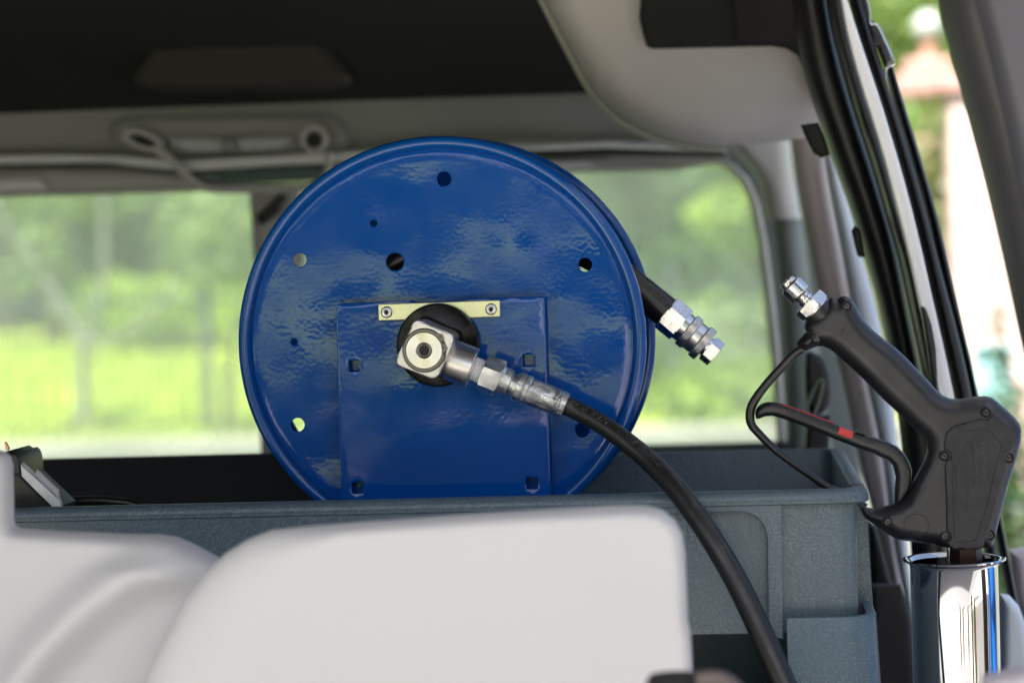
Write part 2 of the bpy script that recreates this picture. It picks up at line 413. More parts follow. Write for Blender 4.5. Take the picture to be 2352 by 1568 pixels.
# ------------------------------------------------------------------ outdoors
def ground_mat():
    return mat('lawn_soil', (.22, .30, .04), .9, 0, .1, var=(.5, .8, (.36, .42, .08)), bump=(40, .6, .03, 5))
mb = MB(); n = 40
gx = np.linspace(-150, 150, n); gy = np.concatenate([np.linspace(-60, 20, 20), np.linspace(25, 400, 20)])
vs = [(x, y, 0) for y in gy for x in gx]; fs = [(j*n+i, j*n+i+1, (j+1)*n+i+1, (j+1)*n+i) for j in range(39) for i in range(n-1)]
mb.add(vs, fs); g = part('ground', mb, ground_mat()); struct(g)
M_pave = mat('pavement', (.44, .42, .39), .85, 0, .2, var=(2.5, .5, (.36, .34, .31)), bump=(60, .3, .004, 5))
mb = MB(); box(mb, -25, 25, -9, 17.2, -.05, .02); g = part('pavement', mb, M_pave); struct(g)
mb = MB(); box(mb, -25, 25, 4.4, 17.19, 0, .026); g = part('driveway', mb, mat('worn_green_asphalt', (.105, .125, .10), .85, 0, .2, var=(1.5, .6, (.16, .15, .14)), bump=(60, .3, .004, 5))); struct(g)
mb = MB(); box(mb, -25, 25, 17.2, 17.4, -.05, .09); g = part('kerb', mb, mat('kerb_concrete', (.33, .32, .30), .8, var=(6, .5, (.26, .25, .24)))); struct(g)
def blades(name, x0, x1, y0, y1, n_, hmin, hmax, m):
    x = np.random.uniform(x0, x1, n_); y = np.random.uniform(y0, y1, n_); h = np.random.uniform(hmin, hmax, n_); a = np.random.uniform(0, PI, n_)
    wd = h*.25; lx = np.random.normal(0, .4, n_)*h
    v = np.empty((n_, 3, 3)); v[:, 0] = np.stack([x-np.cos(a)*wd, y-np.sin(a)*wd, 0*x], 1); v[:, 1] = np.stack([x+np.cos(a)*wd, y+np.sin(a)*wd, 0*x], 1)
    v[:, 2] = np.stack([x+lx, y+lx*.5, h], 1)
    me = bpy.data.meshes.new(name); me.from_pydata(v.reshape(-1, 3).tolist(), [], np.arange(n_*3).reshape(-1, 3).tolist()); me.update()
    return part(name, me, m)
M_grass = mat('grass_blades', (.30, .42, .04), .7, 0, .2, var=(.5, .8, (.50, .56, .10)))
o = blades('grass', -14, 16, 17.6, 42, 42000, .06, .16, M_grass); tag(o, 'bright sunlit lawn grass beyond the van window', 'grass'); struct(o, 'stuff')

M_bark = mat('pale_bark', (.20, .21, .20), .85, 0, .2, var=(8, .7, (.12, .12, .10)), bump=(30, .6, .02, 5))
M_bark_d = mat('dark_bark', (.09, .075, .06), .9, 0, .2, bump=(30, .6, .02, 5))
def leaf_cloud(clumps, per, size):
    """clumps: (centre, radii); small leaf faces spread through each clump's volume"""
    vs = []; 
    for c, r in clumps:
        d = np.random.normal(size=(per, 3)); d /= np.linalg.norm(d, axis=1)[:, None]
        rr = np.random.uniform(.35, 1.08, per)**.6
        p = np.array(c)+d*rr[:, None]*np.array(r)
        a = np.random.normal(size=(per, 3)); a /= np.linalg.norm(a, axis=1)[:, None]
        b = np.cross(a, np.random.normal(size=(per, 3))); b /= np.linalg.norm(b, axis=1)[:, None]
        s = size*np.random.uniform(.6, 1.4, per)[:, None]
        vs.append(np.stack([p-a*s, p+b*s*.55, p+a*s, p-b*s*.55], 1))
    v = np.concatenate(vs).reshape(-1, 3)
    me = bpy.data.meshes.new('leaves'); me.from_pydata(v.tolist(), [], np.arange(len(v)).reshape(-1, 4).tolist()); me.update()
    return me
def leaf_mat(name, a, b):
    m = mat(name, a, .55, 0, .35, var=(1.4, .9, b)); t = m.node_tree
    pb = t.nodes['Principled BSDF']; out = [n for n in t.nodes if n.type == 'OUTPUT_MATERIAL'][0]
    ts = t.nodes.new('ShaderNodeBsdfTranslucent'); ts.inputs[0].default_value = (b[0]*1.5, b[1]*1.5, b[2], 1)
    mx = t.nodes.new('ShaderNodeMixShader'); mx.inputs[0].default_value = .3
    t.links.new(pb.outputs[0], mx.inputs[1]); t.links.new(ts.outputs[0], mx.inputs[2]); t.links.new(mx.outputs[0], out.inputs[0]); return m
L_mid = leaf_mat('mid_green_leaves', (.085, .14, .045), (.20, .28, .09))
L_dark = leaf_mat('dark_green_leaves', (.025, .055, .022), (.06, .11, .035))
L_lime = leaf_mat('lime_leaves', (.15, .24, .04), (.28, .38, .07))
L_olive = leaf_mat('pale_olive_leaves', (.11, .135, .05), (.19, .21, .10))
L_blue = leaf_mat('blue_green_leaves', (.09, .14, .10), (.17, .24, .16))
def tree(name, label, x, y, h, crown_r, L, bark=M_bark_d, per=420, nc=9, size=.13, lean=0, group=None, base_frac=.35):
    t = thing(name, label, 'tree', (x, y, 0), group)
    mb = MB(); top = Vector((x+lean, y, h*.75))
    tube(mb, [(x, y, -.05), (x+lean*.3, y, h*.3), top], [.13*h/6, .10*h/6, .04*h/6], 10, 5)
    cl = []
    for i in range(nc):
        a = random.uniform(0, 2*PI); r = crown_r*random.uniform(.1, .7); z = h*random.uniform(base_frac, .93)
        c = Vector((x+lean*.7+math.cos(a)*r, y+math.sin(a)*r, z)); s = crown_r*random.uniform(.38, .6)
        cl.append((c, (s, s, s*.8)))
        tube(mb, [(x+lean*.4, y, h*.35), (c+Vector((x, y, h*.5)))/2, c], [.05*h/6, .035*h/6, .012*h/6], 6, 4)
    part('trunk', mb, bark, t); part('crown', leaf_cloud(cl, per, size), L, t)
    return t
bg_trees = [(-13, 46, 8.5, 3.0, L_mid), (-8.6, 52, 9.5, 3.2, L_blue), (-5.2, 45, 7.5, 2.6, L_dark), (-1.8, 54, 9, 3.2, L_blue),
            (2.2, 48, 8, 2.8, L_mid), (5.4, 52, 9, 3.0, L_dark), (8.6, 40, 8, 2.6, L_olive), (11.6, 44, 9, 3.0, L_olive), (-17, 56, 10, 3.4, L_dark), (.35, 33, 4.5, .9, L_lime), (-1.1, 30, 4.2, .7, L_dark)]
tl = ['leafy tree at the far left of the lawn beyond the fence', 'blue green tree behind the lawn left of the leaning trunk', 'dark tree standing between two blue green trees beyond the lawn',
      'blue green tree seen just left of the window post', 'mid green tree hidden behind the blue reel', 'dark tree seen through the window just right of the reel',
      'pale olive tree seen in the gap right of the van door frame', 'tall green tree behind the pink gate pillar', 'dark tree outermost on the left of the lawn', 'small lime tree in the right pane of the window beside the pillar', 'small dark tree in the right pane just right of the reel']
for (x, y, h, r, L), l in zip(bg_trees, tl): tree('tree', l, x, y, h, r, L, group='trees beyond the lawn', per=380, size=.17)
# far hedge that closes the horizon
cl = [((x, 62+random.uniform(-1, 1), random.uniform(.8, 4.6)), (2.2, 1.2, 1.5)) for x in np.arange(-30, 34, 1.1)]
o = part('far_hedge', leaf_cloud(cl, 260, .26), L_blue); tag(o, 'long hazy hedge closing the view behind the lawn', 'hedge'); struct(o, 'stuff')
mb = MB(); box(mb, -32, 36, 63.6, 64, 0, 5.4)
o = part('far_boundary_wall', mb, mat('mossy_wall', (.07, .10, .06), .9, var=(.5, .8, (.04, .06, .035)))); tag(o, 'mossy boundary wall behind the far hedge', 'wall')
# leaning pale tree near the fence, branches crossing the left of the window
t = thing('leaning_tree', 'pale forked tree with a long leaning limb, left of the blue reel through the window', 'tree', PG(190, 990))
b0 = PG(190, 990); Y0 = b0.y
mb = MB(); q = lambda x, y: P(x, y, Y0)
tube(mb, [b0-Vector((0, 0, .05)), q(192, 880), q(190, 800), q(170, 750), q(100, 640), q(20, 520), q(-60, 400)], [.055, .047, .045, .045, .04, .035, .03], 10, 5)
tube(mb, [q(192, 820), q(215, 740), q(240, 600), q(235, 420), q(230, 200)], [.035, .03, .026, .022, .015], 8, 5)
tube(mb, [q(200, 790), q(300, 760), q(400, 660), q(450, 520), q(470, 300)], [.026, .022, .02, .016, .012], 8, 5)
part('trunk', mb, M_bark, t)
cl = [(P(x, y, Y0+random.uniform(-.3, .3)), (.25, .25, .2)) for x, y in ((430, 480), (450, 420), (60, 430), (120, 470), (20, 640), (90, 560), (420, 600), (140, 640), (300, 400), (20, 400), (410, 520))]
part('crown', leaf_cloud(cl, 50, .06), L_mid, t)
t = thing('young_tree', 'small brown trunk standing close to the left edge of the reel', 'tree', PG(524, 1005)); b0 = PG(524, 1005)
mb = MB(); tube(mb, [b0, P(522, 930, b0.y), P(528, 850, b0.y), P(560, 700, b0.y)], [.05, .035, .03, .02], 8, 5); part('trunk', mb, M_bark_d, t)
cl = [(P(540, 560, b0.y), (.5, .5, .35)), (P(600, 500, b0.y), (.5, .5, .35))]; part('crown', leaf_cloud(cl, 200, .07), L_mid, t)
# shrubs
def shrub(label, px, py, w_, h_, L, Y=None, per=1400, name='shrub', size=.05, group='shrubs on the lawn'):
    b = PG(px, py) if Y is None else Vector((P(px, py, Y).x, Y, 0))
    t = thing(name, label, 'shrub', (b.x, b.y, 0), group)
    mb = MB()
    for k in range(4): tube(mb, [(b.x, b.y, -.02), (b.x+random.uniform(-.3, .3)*w_, b.y, h_*.6)], [.02, .008], 6, 0)
    part('stem', mb, M_bark_d, t)
    part('foliage', leaf_cloud([((b.x+random.uniform(-.4, .4)*w_, b.y+random.uniform(-.2, .2)*w_, h_*random.uniform(.3, .75)), (w_*.35, w_*.35, h_*.32)) for _ in range(7)], per//7, size), L, t)
shrub('sunny lime bush through the window above the crate corner', 1670, 1015, 1.0, .55, L_lime, Y=18.5)
shrub('rounded yellow green bush far behind the fence left of the reel', 480, 760, 3.2, 1.3, L_lime, Y=38, size=.12)
shrub('dark bush far behind the fence below the leaning limb', 330, 760, 3.0, 1.2, L_mid, Y=40, size=.12)
shrub('dark green bush through the window right of the reel', 1580, 800, 1.6, 1.5, L_dark, Y=24, size=.09)
shrub('light green bush low in the right of the window', 1520, 900, 1.5, 1.0, L_mid, Y=22, size=.08)
# fence of thin bars
M_fence = mat('fence_metal', (.05, .065, .07), .5, .3)
fy = 18.4; fz1 = 1.18
fence = thing('garden_fence', 'thin dark metal bar fence standing along the lawn', 'fence', (0, fy, 0))
for z in (.12, fz1-.1):
    mb = MB(); box(mb, -5.8, 3.2, fy-.012, fy+.012, z-.014, z+.014); part('rail', mb, M_fence, fence)
pk = MB(); tube(pk, [(0, fy, 0), (0, fy, fz1)], .0075, 6, 0); pm = pk.mesh(); pm.materials.append(M_fence); pm.transform(Matrix.Translation((0, -fy, 0))); pm.name = 'picket'
x = -5.8
while x < 3.2:
    o = bpy.data.objects.new('picket', pm); C.objects.link(o); o.parent = fence; o.location = (x, 0, 0); x += .092
pm = MB(); box(pm, -.03, .03, -.03, .03, 0, fz1+.1); pm = pm.mesh(); pm.materials.append(M_fence); pm.name = 'post'
for x in (-5.8, -4.0, -2.2, -.4, 1.4, 3.2):
    o = bpy.data.objects.new('post', pm); C.objects.link(o); o.parent = fence; o.location = (x, .03, 0)

# pink gate pillar with a globe lamp, pink wall, seen right of the door frame
M_pink = mat('pink_render', (.34, .19, .165), .8, 0, .2, var=(3, .5, (.40, .27, .24)), bump=(20, .3, .01, 4))
M_cream = mat('cream_render', (.40, .37, .29), .8, 0, .2, var=(4, .5, (.33, .30, .22)))
M_wallp = mat('pale_pink_render', (.42, .31, .28), .8, 0, .2, var=(2, .4, (.42, .34, .31)), bump=(20, .3, .01, 4))
Yg = 14.0
gp = thing('gate_pillar', 'pink rendered gate pillar with tiered cap and white globe lamp', 'pillar', (P(2135, 600, Yg).x, Yg, 0))
cx = P(2138, 300, Yg).x
def zz(y): return P(2138, y, Yg).z
mb = MB(); box(mb, cx-.15, cx+.15, Yg-.15, Yg+.15, 0, zz(330)); part('shaft', mb, M_cream, gp)
part('band', rbox(cx-.19, cx+.19, Yg-.19, Yg+.19, zz(352), zz(320), .01), M_pink, gp)
part('cornice', rbox(cx-.20, cx+.20, Yg-.2, Yg+.2, zz(222), zz(175), .015), M_pink, gp)
part('cap', rbox(cx-.14, cx+.14, Yg-.14, Yg+.14, zz(175), zz(138), .02), M_pink, gp)
mb = MB(); lathe(mb, [(0, .06), (.06, .045), (.10, .05)], (cx, Yg, zz(138)), (0, 0, 1), 20); part('lamp_base', mb, M_copper, gp)
mb = MB(); lathe(mb, [(-.088*math.cos(a), .088*math.sin(a)) for a in np.linspace(.01, PI-.01, 14)], (cx, Yg, zz(62)), (0, 0, 1), 28); part('globe', mb, mat('white_globe', (.30, .33, .30), .3), gp)
x0 = P(2192, 600, 12.5).x; zt = P(2192, 210, 12.5).z
pw = thing('pink_wall', 'pale pink rendered wall end blazing in the sun beside the door pillar', 'wall', (x0+.8, 12.6, 0))
part('wall', rbox(x0, x0+1.6, 12.5, 12.8, 0, zt, .01), M_wallp, pw); part('coping', rbox(x0-.05, x0+1.65, 12.45, 12.85, zt, zt+.06, .01), M_pink, pw)
shrub('green bush hiding the foot of the pink gate pillar', 2150, 600, .7, 2.05, L_olive, Y=13.4, per=2600, size=.05)
shrub('dark teal shrub low on the right behind the trigger gun', 2335, 1100, .22, 1.0, L_dark, Y=6.5, per=1200, size=.02)
shrub('small dark shrub beside the lower right seal', 2300, 1100, .10, 1.1, L_dark, Y=6.8, per=700, size=.02)
Yb = 10.0; a = P(2246, 962, Yb); b = P(2318, 790, Yb)
bn = thing('garden_bin', 'pale teal bin standing before the pink wall', 'bin', (a.x, Yb, 0))
part('body', rbox(a.x, b.x, Yb-.1, Yb+.1, 0, b.z-.04, .015), mat('pale_teal_plastic', (.22, .42, .42), .4), bn)
part('lid', rbox(a.x-.01, b.x+.01, Yb-.12, Yb+.11, b.z-.04, b.z, .012), mat('teal_lid', (.16, .34, .35), .4), bn)
# behind the photographer: unseen surroundings, mostly added for the metal and enamel to mirror
for i, (x, y, h, r, L) in enumerate([(-5.5, -11, 6.5, 2.1, L_mid), (-7.8, -12, 5.2, 1.8, L_lime), (6.5, -12, 7.5, 2.2, L_dark)]):
    tree('tree', ['broad tree behind the photographer, mirrored left in the enamel', 'lime tree behind the photographer, mirrored in the enamel', 'dark tree behind the photographer, mirrored right in the enamel'][i], x, y, h, r, L, group='trees behind the photographer', per=260, size=.14)
ob = thing('outbuilding', 'unseen white outbuilding added right of the photographer to stripe the chrome tube', 'building', (4.4, -1.5, 0))  # unseen building added so its wall and openings stripe the chrome
ow = part('wall', rbox(4.0, 6.5, -6.5, 2.3, 0, 2.9, .01), mat('white_render', (.55, .53, .50), .8, var=(1.5, .5, (.48, .46, .43)), bump=(25, .3, .006, 4)), ob)
part('roof', rbox(3.8, 6.8, -6.7, 2.5, 2.9, 3.05, .02), mat('slate_roof', (.08, .08, .09), .7), ob)
for y0_, y1_, m_d in ((-3.4, -2.5, mat('brown_door', (.20, .09, .04), .5)), (-.9, -.2, M_gloss_black), (.9, 1.5, M_gloss_black)):
    dfr = part('door' if m_d.name == 'brown_door' else 'window', rbox(3.94, 4.0, y0_, y1_, .05 if m_d.name == 'brown_door' else .5, 2.2, .01), m_d, ob)
part('downpipe', rbox(3.90, 3.98, -1.7, -1.6, 0, 2.9, .02), mat('yellow_pipe', (.60, .45, .06), .5), ob)
for (x, y), l_ in (((1.55, -2.6), 'unseen narrow conifer added behind the photographer nearest the path to band the chrome'), ((2.5, -1.9), 'unseen narrow conifer added right of the photographer between its two neighbours to band the chrome'), ((3.0, -.3), 'unseen narrow conifer added nearest the white outbuilding to band the chrome')):
    t = thing('added_conifer', l_, 'shrub', (x, y, 0), 'added conifers right of the photographer')  # added out of view as dark bands for the chrome
    mb = MB(); tube(mb, [(x, y, 0), (x, y, 1.8)], [.03, .01], 6, 0); part('stem', mb, M_bark_d, t)
    part('foliage', leaf_cloud([((x, y, z_), (.22-.05*z_, .22-.05*z_, .3)) for z_ in np.arange(.2, 2.1, .25)], 220, .04), L_dark, t)
for (x, y), l_ in (((1.16, 1.16), 'unseen dark post added right of the photographer as a stripe in the chrome'), ((.42, .80), 'unseen dark post added just beside the photographer for a stripe in the chrome')):
    t = thing('stripe_post', l_, 'post', (x, y, 0)); part('shaft', rbox(x-.04, x+.04, y-.04, y+.04, 0, 1.45, .008), M_bark_d, t); part('cap', rbox(x-.045, x+.045, y-.045, y+.045, 1.45, 1.465, .004), M_fence, t)  # unseen posts added so dark stripes show in the chrome
cl = [((x, -14.8+random.uniform(-.3, .3), (random.uniform(1.25, 1.45) if -2.35 < x < -1.3 else random.uniform(1.35, 4.0))), (.45, .4, .33)) for x in np.arange(-13, 9, .12)]  # unseen hedge added to darken reflections; its low stretch lets sky through
o = part('hedge', leaf_cloud(cl, 120, .11), L_dark); tag(o, 'unseen dark raised hedge added behind the photographer to darken the blue enamel reflections', 'hedge'); struct(o, 'stuff')
cl = [((x, -13.8, .33+random.uniform(-.06, .06)), (.25, .25, .24)) for x in np.arange(-9, -1.45, .14)]
cl += [((x, yy_, .10), (.3, .3, .14)) for x in np.arange(-9, -1.45, .3) for yy_ in (-12.8, -11.8, -10.8, -9.8)]  # added rows keep the bright lawn out of the enamel's reflections
o = part('undergrowth', leaf_cloud(cl, 150, .07), L_dark); tag(o, 'unseen dark undergrowth added behind the photographer below the raised hedge to darken enamel reflections', 'undergrowth'); struct(o, 'stuff')
mb = MB(); box(mb, -1.45, 1.5, -60, -9.02, -.05, .015); g = part('path', mb, mat('pale_path', (.50, .47, .52), .85, 0, .2)); struct(g)  # unseen path added as a pale patch for the enamel to mirror
gt = thing('added_gate', 'unseen white gate added behind the photographer for a pale patch in the enamel', 'gate', (-1.05, -13.1, 0))  # gate added out of view, a pale patch in the enamel's reflections
for k in range(5): part('gate_board', rbox(-1.32+k*.12, -1.22+k*.12, -13.12, -13.08, .22, 1.15, .005), M_paint, gt)
part('gate_rail', rbox(-1.34, -.72, -13.07, -13.03, .4, .5, .005), M_paint, gt); part('gate_rail', rbox(-1.34, -.72, -13.07, -13.03, .9, 1.0, .005), M_paint, gt)
pp = thing('added_pink_post', 'unseen pink gate post added behind the photographer for a pink streak in the enamel', 'post', (-.62, -13.1, 0))  # post added out of view to streak the enamel pink
part('shaft', rbox(-.70, -.52, -13.2, -13.0, 0, 1.5, .01), M_pink, pp); part('cap', rbox(-.73, -.49, -13.23, -12.97, 1.5, 1.56, .01), M_paint, pp)
bd = thing('stripe_drum', 'unseen blue drum added right of the van for the blue stripe in the chrome tube', 'drum', (1.10, 2.66, .02))  # drum added out of view to put a blue stripe in the chrome
mb = MB(); lathe(mb, [(0, .27), (.02, .285), (.40, .285), (.42, .30), (.44, .285), (.84, .285), (.86, .30), (.88, .285), (1.28, .285), (1.30, .27)], (1.10, 2.66, .02), (0, 0, 1), 40)
part('body', mb, mat('blue_drum_plastic', (.02, .16, .55), .3), bd)
mb = MB(); lathe(mb, [(0, .05), (.03, .05)], (1.18, 2.6, 1.32), (0, 0, 1), 20); part('bung', mb, M_black, bd)

# ------------------------------------------------------------------ the van: linings, window, pillars, seals
van = thing('van', 'open van with black roof lining, grey trim and a wide rear window', 'van', (-.6, 2.6, .5))
ZR = CAMZ
mb = MB(); prof = [(1.12, .44), (2.2, .43), (2.8, .41), (3.15, .37), (3.38, .31), (3.47, .235)]
for top in (0, .03):
    pass
vs = []; X0, X1 = -1.6, .12
for y, z in prof: vs += [(X0, y, ZR+z), (X1, y, ZR+z)]
for y, z in reversed(prof): vs += [(X0, y, ZR+z+.03), (X1, y, ZR+z+.03)]
N = len(vs)//2; mb.add(vs, [(2*i, 2*i+1, 2*((i+1) % N)+1, 2*((i+1) % N)) for i in range(N)]+[tuple(2*i for i in range(N)), tuple(2*i+1 for i in range(N))])
part('roof_lining', mb.mesh(angle=50), M_headliner, van)
part('roof_panel', rbox(-1.66, .42, 1.10, 3.8, ZR+.475, ZR+.50, .01), M_paint, van)  # edges widened out of view to keep the sun off gun and tank
part('side_wall', rbox(-1.66, -1.6, 1.12, 3.8, .3, ZR+.47, .01), M_trim, van)
part('floor', rbox(-1.6, .75, 1.25, 3.75, .70, .73, .004), M_floor, van)
part('lower_body', rbox(-1.66, .8, 1.22, 3.8, .35, .70, .02), M_paint, van)
# rounded dark console hanging under the lining
def inf(T, R, Y, both=True):
    f = lambda x, z, d: Y-T*math.sqrt(max(0, 1-(1-min(d/R, 1))**2)); b = lambda x, z, d: Y+T*math.sqrt(max(0, 1-(1-min(d/R, 1))**2))
    return f, b
def puff(pts, Y, T, Rpx, steppx, sm=0, ringpx=(), back=None, angle=60):
    o = outl(pts, Y, sm); R = m_(Rpx, Y); f, b = inf(T, R, Y)
    return sheet(o, (), m_(steppx, Y), tuple(m_(r, Y) for r in ringpx), f, b if back is None else (lambda x, z, d: back), weld=back is None, angle=angle)
part('roof_console', puff([(312, 205), (335, 130), (372, 92), (430, 86), (690, 84), (740, 95), (775, 135), (800, 200), (560, 212)], 3.40, .03, 30, 10, 3, (3, 9, 18)), M_console, van)
# header panel over the window, lip, grab handle with its two end wells
hp = part('header_panel', puff([(-420, 222), (0, 208), (600, 192), (1100, 184), (1560, 178), (1640, 340), (1500, 330), (1100, 332), (800, 345), (430, 360), (200, 362), (0, 366), (-420, 376)], 3.50, .035, 60, 26, 0, (4, 14, 30)), M_trim, van)
part('header_lip', puff([(-420, 362), (0, 353), (180, 352), (270, 354), (340, 360), (430, 366), (800, 345), (1100, 330), (1400, 322), (1670, 336), (1670, 350), (1400, 340), (1100, 350), (800, 372), (560, 386), (430, 392), (330, 384), (250, 374), (180, 374), (0, 378), (-420, 388)], 3.455, .02, 9, 7, 0, (2, 5)), M_trim_w, van)
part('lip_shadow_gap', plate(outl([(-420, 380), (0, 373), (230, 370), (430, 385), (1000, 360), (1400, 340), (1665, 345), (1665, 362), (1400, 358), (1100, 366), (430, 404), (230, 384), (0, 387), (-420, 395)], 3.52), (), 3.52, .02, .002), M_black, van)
con = part('handle_recess', puff([(252, 310), (270, 278), (330, 268), (560, 264), (740, 262), (780, 275), (802, 310), (790, 342), (700, 352), (430, 360), (300, 348)], 3.47, .028, 14, 7, 3, (3, 7)), M_trim, van)
mb = MB(); tube(mb, [P(x, y, 3.40) for x, y in ((262, 330), (258, 300), (290, 276), (420, 268), (560, 265), (740, 262), (785, 280), (800, 318), (780, 345))], m_(3, 3.4), 8, 5); part('recess_edge', mb, M_trim_g, con)
part('lamp_lens', puff([(385, 318), (440, 312), (520, 314), (600, 310), (672, 312), (650, 342), (560, 348), (430, 348)], 3.435, .008, 8, 8, 2, (3,)), mat('milky_lens', (.42, .44, .45), .3), con)
part('lamp_switch', puff([(512, 322), (535, 314), (552, 346), (508, 347)], 3.42, .008, 5, 6, 0, (2,)), M_trim, con)
for (hx, hy, rx, ry, tilt) in ((328, 322, 44, 17, .35), (722, 320, 27, 27, 0)):
    pts = [(hx+rx*math.cos(a)*math.cos(tilt)-ry*math.sin(a)*math.sin(tilt), hy+rx*math.cos(a)*math.sin(tilt)+ry*math.sin(a)*math.cos(tilt)) for a in np.linspace(0, 2*PI, 24, endpoint=False)]
    mb = MB(); tube(mb, [P(x, y, 3.42) for x, y in pts], m_(7, 3.4), 10, 0, True); part('handle_collar', mb, M_trim_l, con)
    k = .62; pts = [(hx+(x-hx)*k-3, hy+(y-hy)*k+3) for x, y in pts]
    part('handle_well', plate(outl(pts, 3.428), (), 3.428, .01, .002), M_hole, con)
mb = MB(); tube(mb, [P(x, y, 3.41) for x, y in ((352, 340), (392, 368), (432, 405), (462, 428), (505, 434), (640, 432), (720, 428), (752, 400), (756, 350))], m_(10, 3.41), 12, 6, flat=.8)
part('grab_handle', mb, M_trim_l, van)
part('sun_visor', puff([(-420, 398), (0, 388), (230, 386), (400, 392), (450, 412), (470, 440), (200, 448), (-420, 462)], 3.57, .012, 12, 14, 0, (4,)), M_trim_l, van)
part('visor_bright_patch', puff([(-100, 414), (90, 409), (112, 436), (-100, 444)], 3.545, .004, 5, 8, 0, (2,)), M_paint, van)  # white paint standing in for a strip of bright daylight
part('sun_visor', puff([(1080, 368), (1400, 357), (1680, 356), (1650, 372), (1560, 390), (1080, 402)], 3.57, .012, 10, 14, 0, (4,)), M_trim_l, van)
part('visor_bright_patch', puff([(1110, 374), (1340, 369), (1380, 386), (1110, 396)], 3.545, .004, 5, 8, 0, (2,)), M_paint, van)  # daylight brightness painted white here too
# rear wall with its window opening, rubber, divider post and pane
hole = [(-500, 452), (0, 440), (400, 432), (1000, 402), (1200, 392), (1560, 378), (1630, 372), (1668, 382), (1700, 412), (1722, 462), (1742, 560), (1758, 700), (1775, 860), (1790, 1085), (1000, 1092), (-500, 1110)]
ho = outl(hole, 3.62); wo = [(-1.6, .6), (.235, .6), (P(1968, 1000, 3.62).x, P(1968, 1000, 3.62).z), (P(1838, 330, 3.62).x, P(1838, 330, 3.62).z), (.10, ZR+.47), (-1.6, ZR+.47)]
part('rear_wall', plate(wo, [ho], 3.60, .05, .008), M_trim_g, van)
inner = [(1560, 370), (1640, 362), (1684, 376), (1720, 410), (1742, 462), (1762, 560), (1780, 700), (1796, 860), (1808, 1046)]; outer_ = [(1788, 1046), (1775, 860), (1758, 700), (1742, 560), (1722, 462), (1700, 412), (1668, 382), (1630, 374), (1560, 380)]
part('window_rubber', puff(inner+outer_, 3.575, .012, 9, 7, 0, (3,)), M_trim_w, van)
part('window_post', puff([(572, 430), (690, 425), (700, 560), (660, 800), (650, 1090), (600, 1092), (590, 700)], 3.585, .02, 16, 14, 0, (4,)), M_trim_l, van)
part('belt_guide', puff([(585, 498), (640, 446), (662, 446), (640, 490), (600, 520)], 3.55, .015, 10, 8, 0, (3,)), M_black, van)
part('mirror_glass', plate(outl([(480, 396), (500, 392), (760, 385), (760, 412), (510, 418)], 3.50), (), 3.50, .006, .001), mat('blue_grey_glass', (.05, .11, .13), .15), van)
part('window_pane', plate(outl([(-480, 430), (1680, 365), (1760, 500), (1802, 1100), (-480, 1118)], 3.63), (), 3.63, .005, .0008), M_glass, van)
part('window_sill', rbox(-1.6, P(1830, 1010, 3.4).x, 3.2, 3.58, .8, P(400, 1082, 3.3).z, .012), M_headliner, van)
# pillar trims, from the window outwards
def band(L, R, Y, T, Rpx, m, name, sm=2, ring=None, step=None):
    """long strip between a left and a right edge, rounded across its width; T half depth, Rpx edge rounding"""
    def grow(pts):
        pts = [tuple(p)[:2] for p in pts]
        if pts[0][1] < 0:
            (a, b), (c_, d) = pts[0], pts[1]; k = (-230-b)/(b-d); pts = [(a+(a-c_)*k, b+(b-d)*k)]+pts
        if pts[-1][0] > 2352 or pts[-1][1] > 1380 and pts[-1][0] < 2120:
            (a, b), (c_, d) = pts[-1], pts[-2]; k = 420/max(b-d, 1); pts = pts+[(a+(a-c_)*k, b+(b-d)*k)]
        return pts
    L, R = grow(L), grow(R)
    def along(pts, n=60):
        c = catmull([(a, b, 0) for a, b in pts], 12); d = [0]
        for p, q in zip(c, c[1:]): d.append(d[-1]+(q-p).length)
        out = []
        for k in range(n+1):
            t = d[-1]*k/n; i = min(max(int(np.searchsorted(d, t))-1, 0), len(c)-2)
            out.append(c[i].lerp(c[i+1], (t-d[i])/max(d[i+1]-d[i], 1e-9)))
        return out
    def ease(c):
        for _ in range(14): c = [c[0]]+[(c[i-1]+c[i]*2+c[i+1])/4 for i in range(1, len(c)-1)]+[c[-1]]
        return c
    l, r = ease(along(L)), ease(along(R)); mb = MB(); vs = []; K = 10
    for a, b in zip(l, r):
        w_ = (b-a).length; R_ = min(Rpx, w_/2)
        ring_ = [(R_*(1-math.cos(PI/2*k/K)), T*math.sin(PI/2*k/K)) for k in range(K+1)]
        pr = ring_+[(w_-x, t) for x, t in reversed(ring_)]
        pr = pr+[(x, -t) for x, t in reversed(pr)][1:-1]
        for x, t in pr:
            q = a.lerp(b, x/w_); p = P(q.x, q.y, Y); vs.append((p.x, Y-t, p.z))
        n = len(pr)
    fs = [(i*n+k, i*n+(k+1) % n, (i+1)*n+(k+1) % n, (i+1)*n+k) for i in range(len(l)-1) for k in range(n)]
    fs += [tuple(range(n)), tuple((len(l)-1)*n+k for k in range(n))]
    mb.add(vs, fs); me = mb.mesh(angle=60)
    bm = bmesh.new(); bm.from_mesh(me); bmesh.ops.remove_doubles(bm, verts=bm.verts, dist=1e-7); bm.to_mesh(me); bm.free()
    return part(name, me, m, van)
band([(1690, 340), (1735, 380), (1765, 470), (1785, 600), (1800, 800), (1812, 1060)], [(1818, 330), (1832, 430), (1850, 560), (1875, 760), (1900, 960), (1925, 1100)], 3.50, .04, 40, M_trim_g, 'pillar_lower_trim')
band([(1660, 325), (1700, 362), (1742, 420), (1758, 505)], [(1815, 318), (1822, 400), (1832, 460), (1842, 503)], 3.47, .05, 40, M_trim_l, 'pillar_upper_trim')
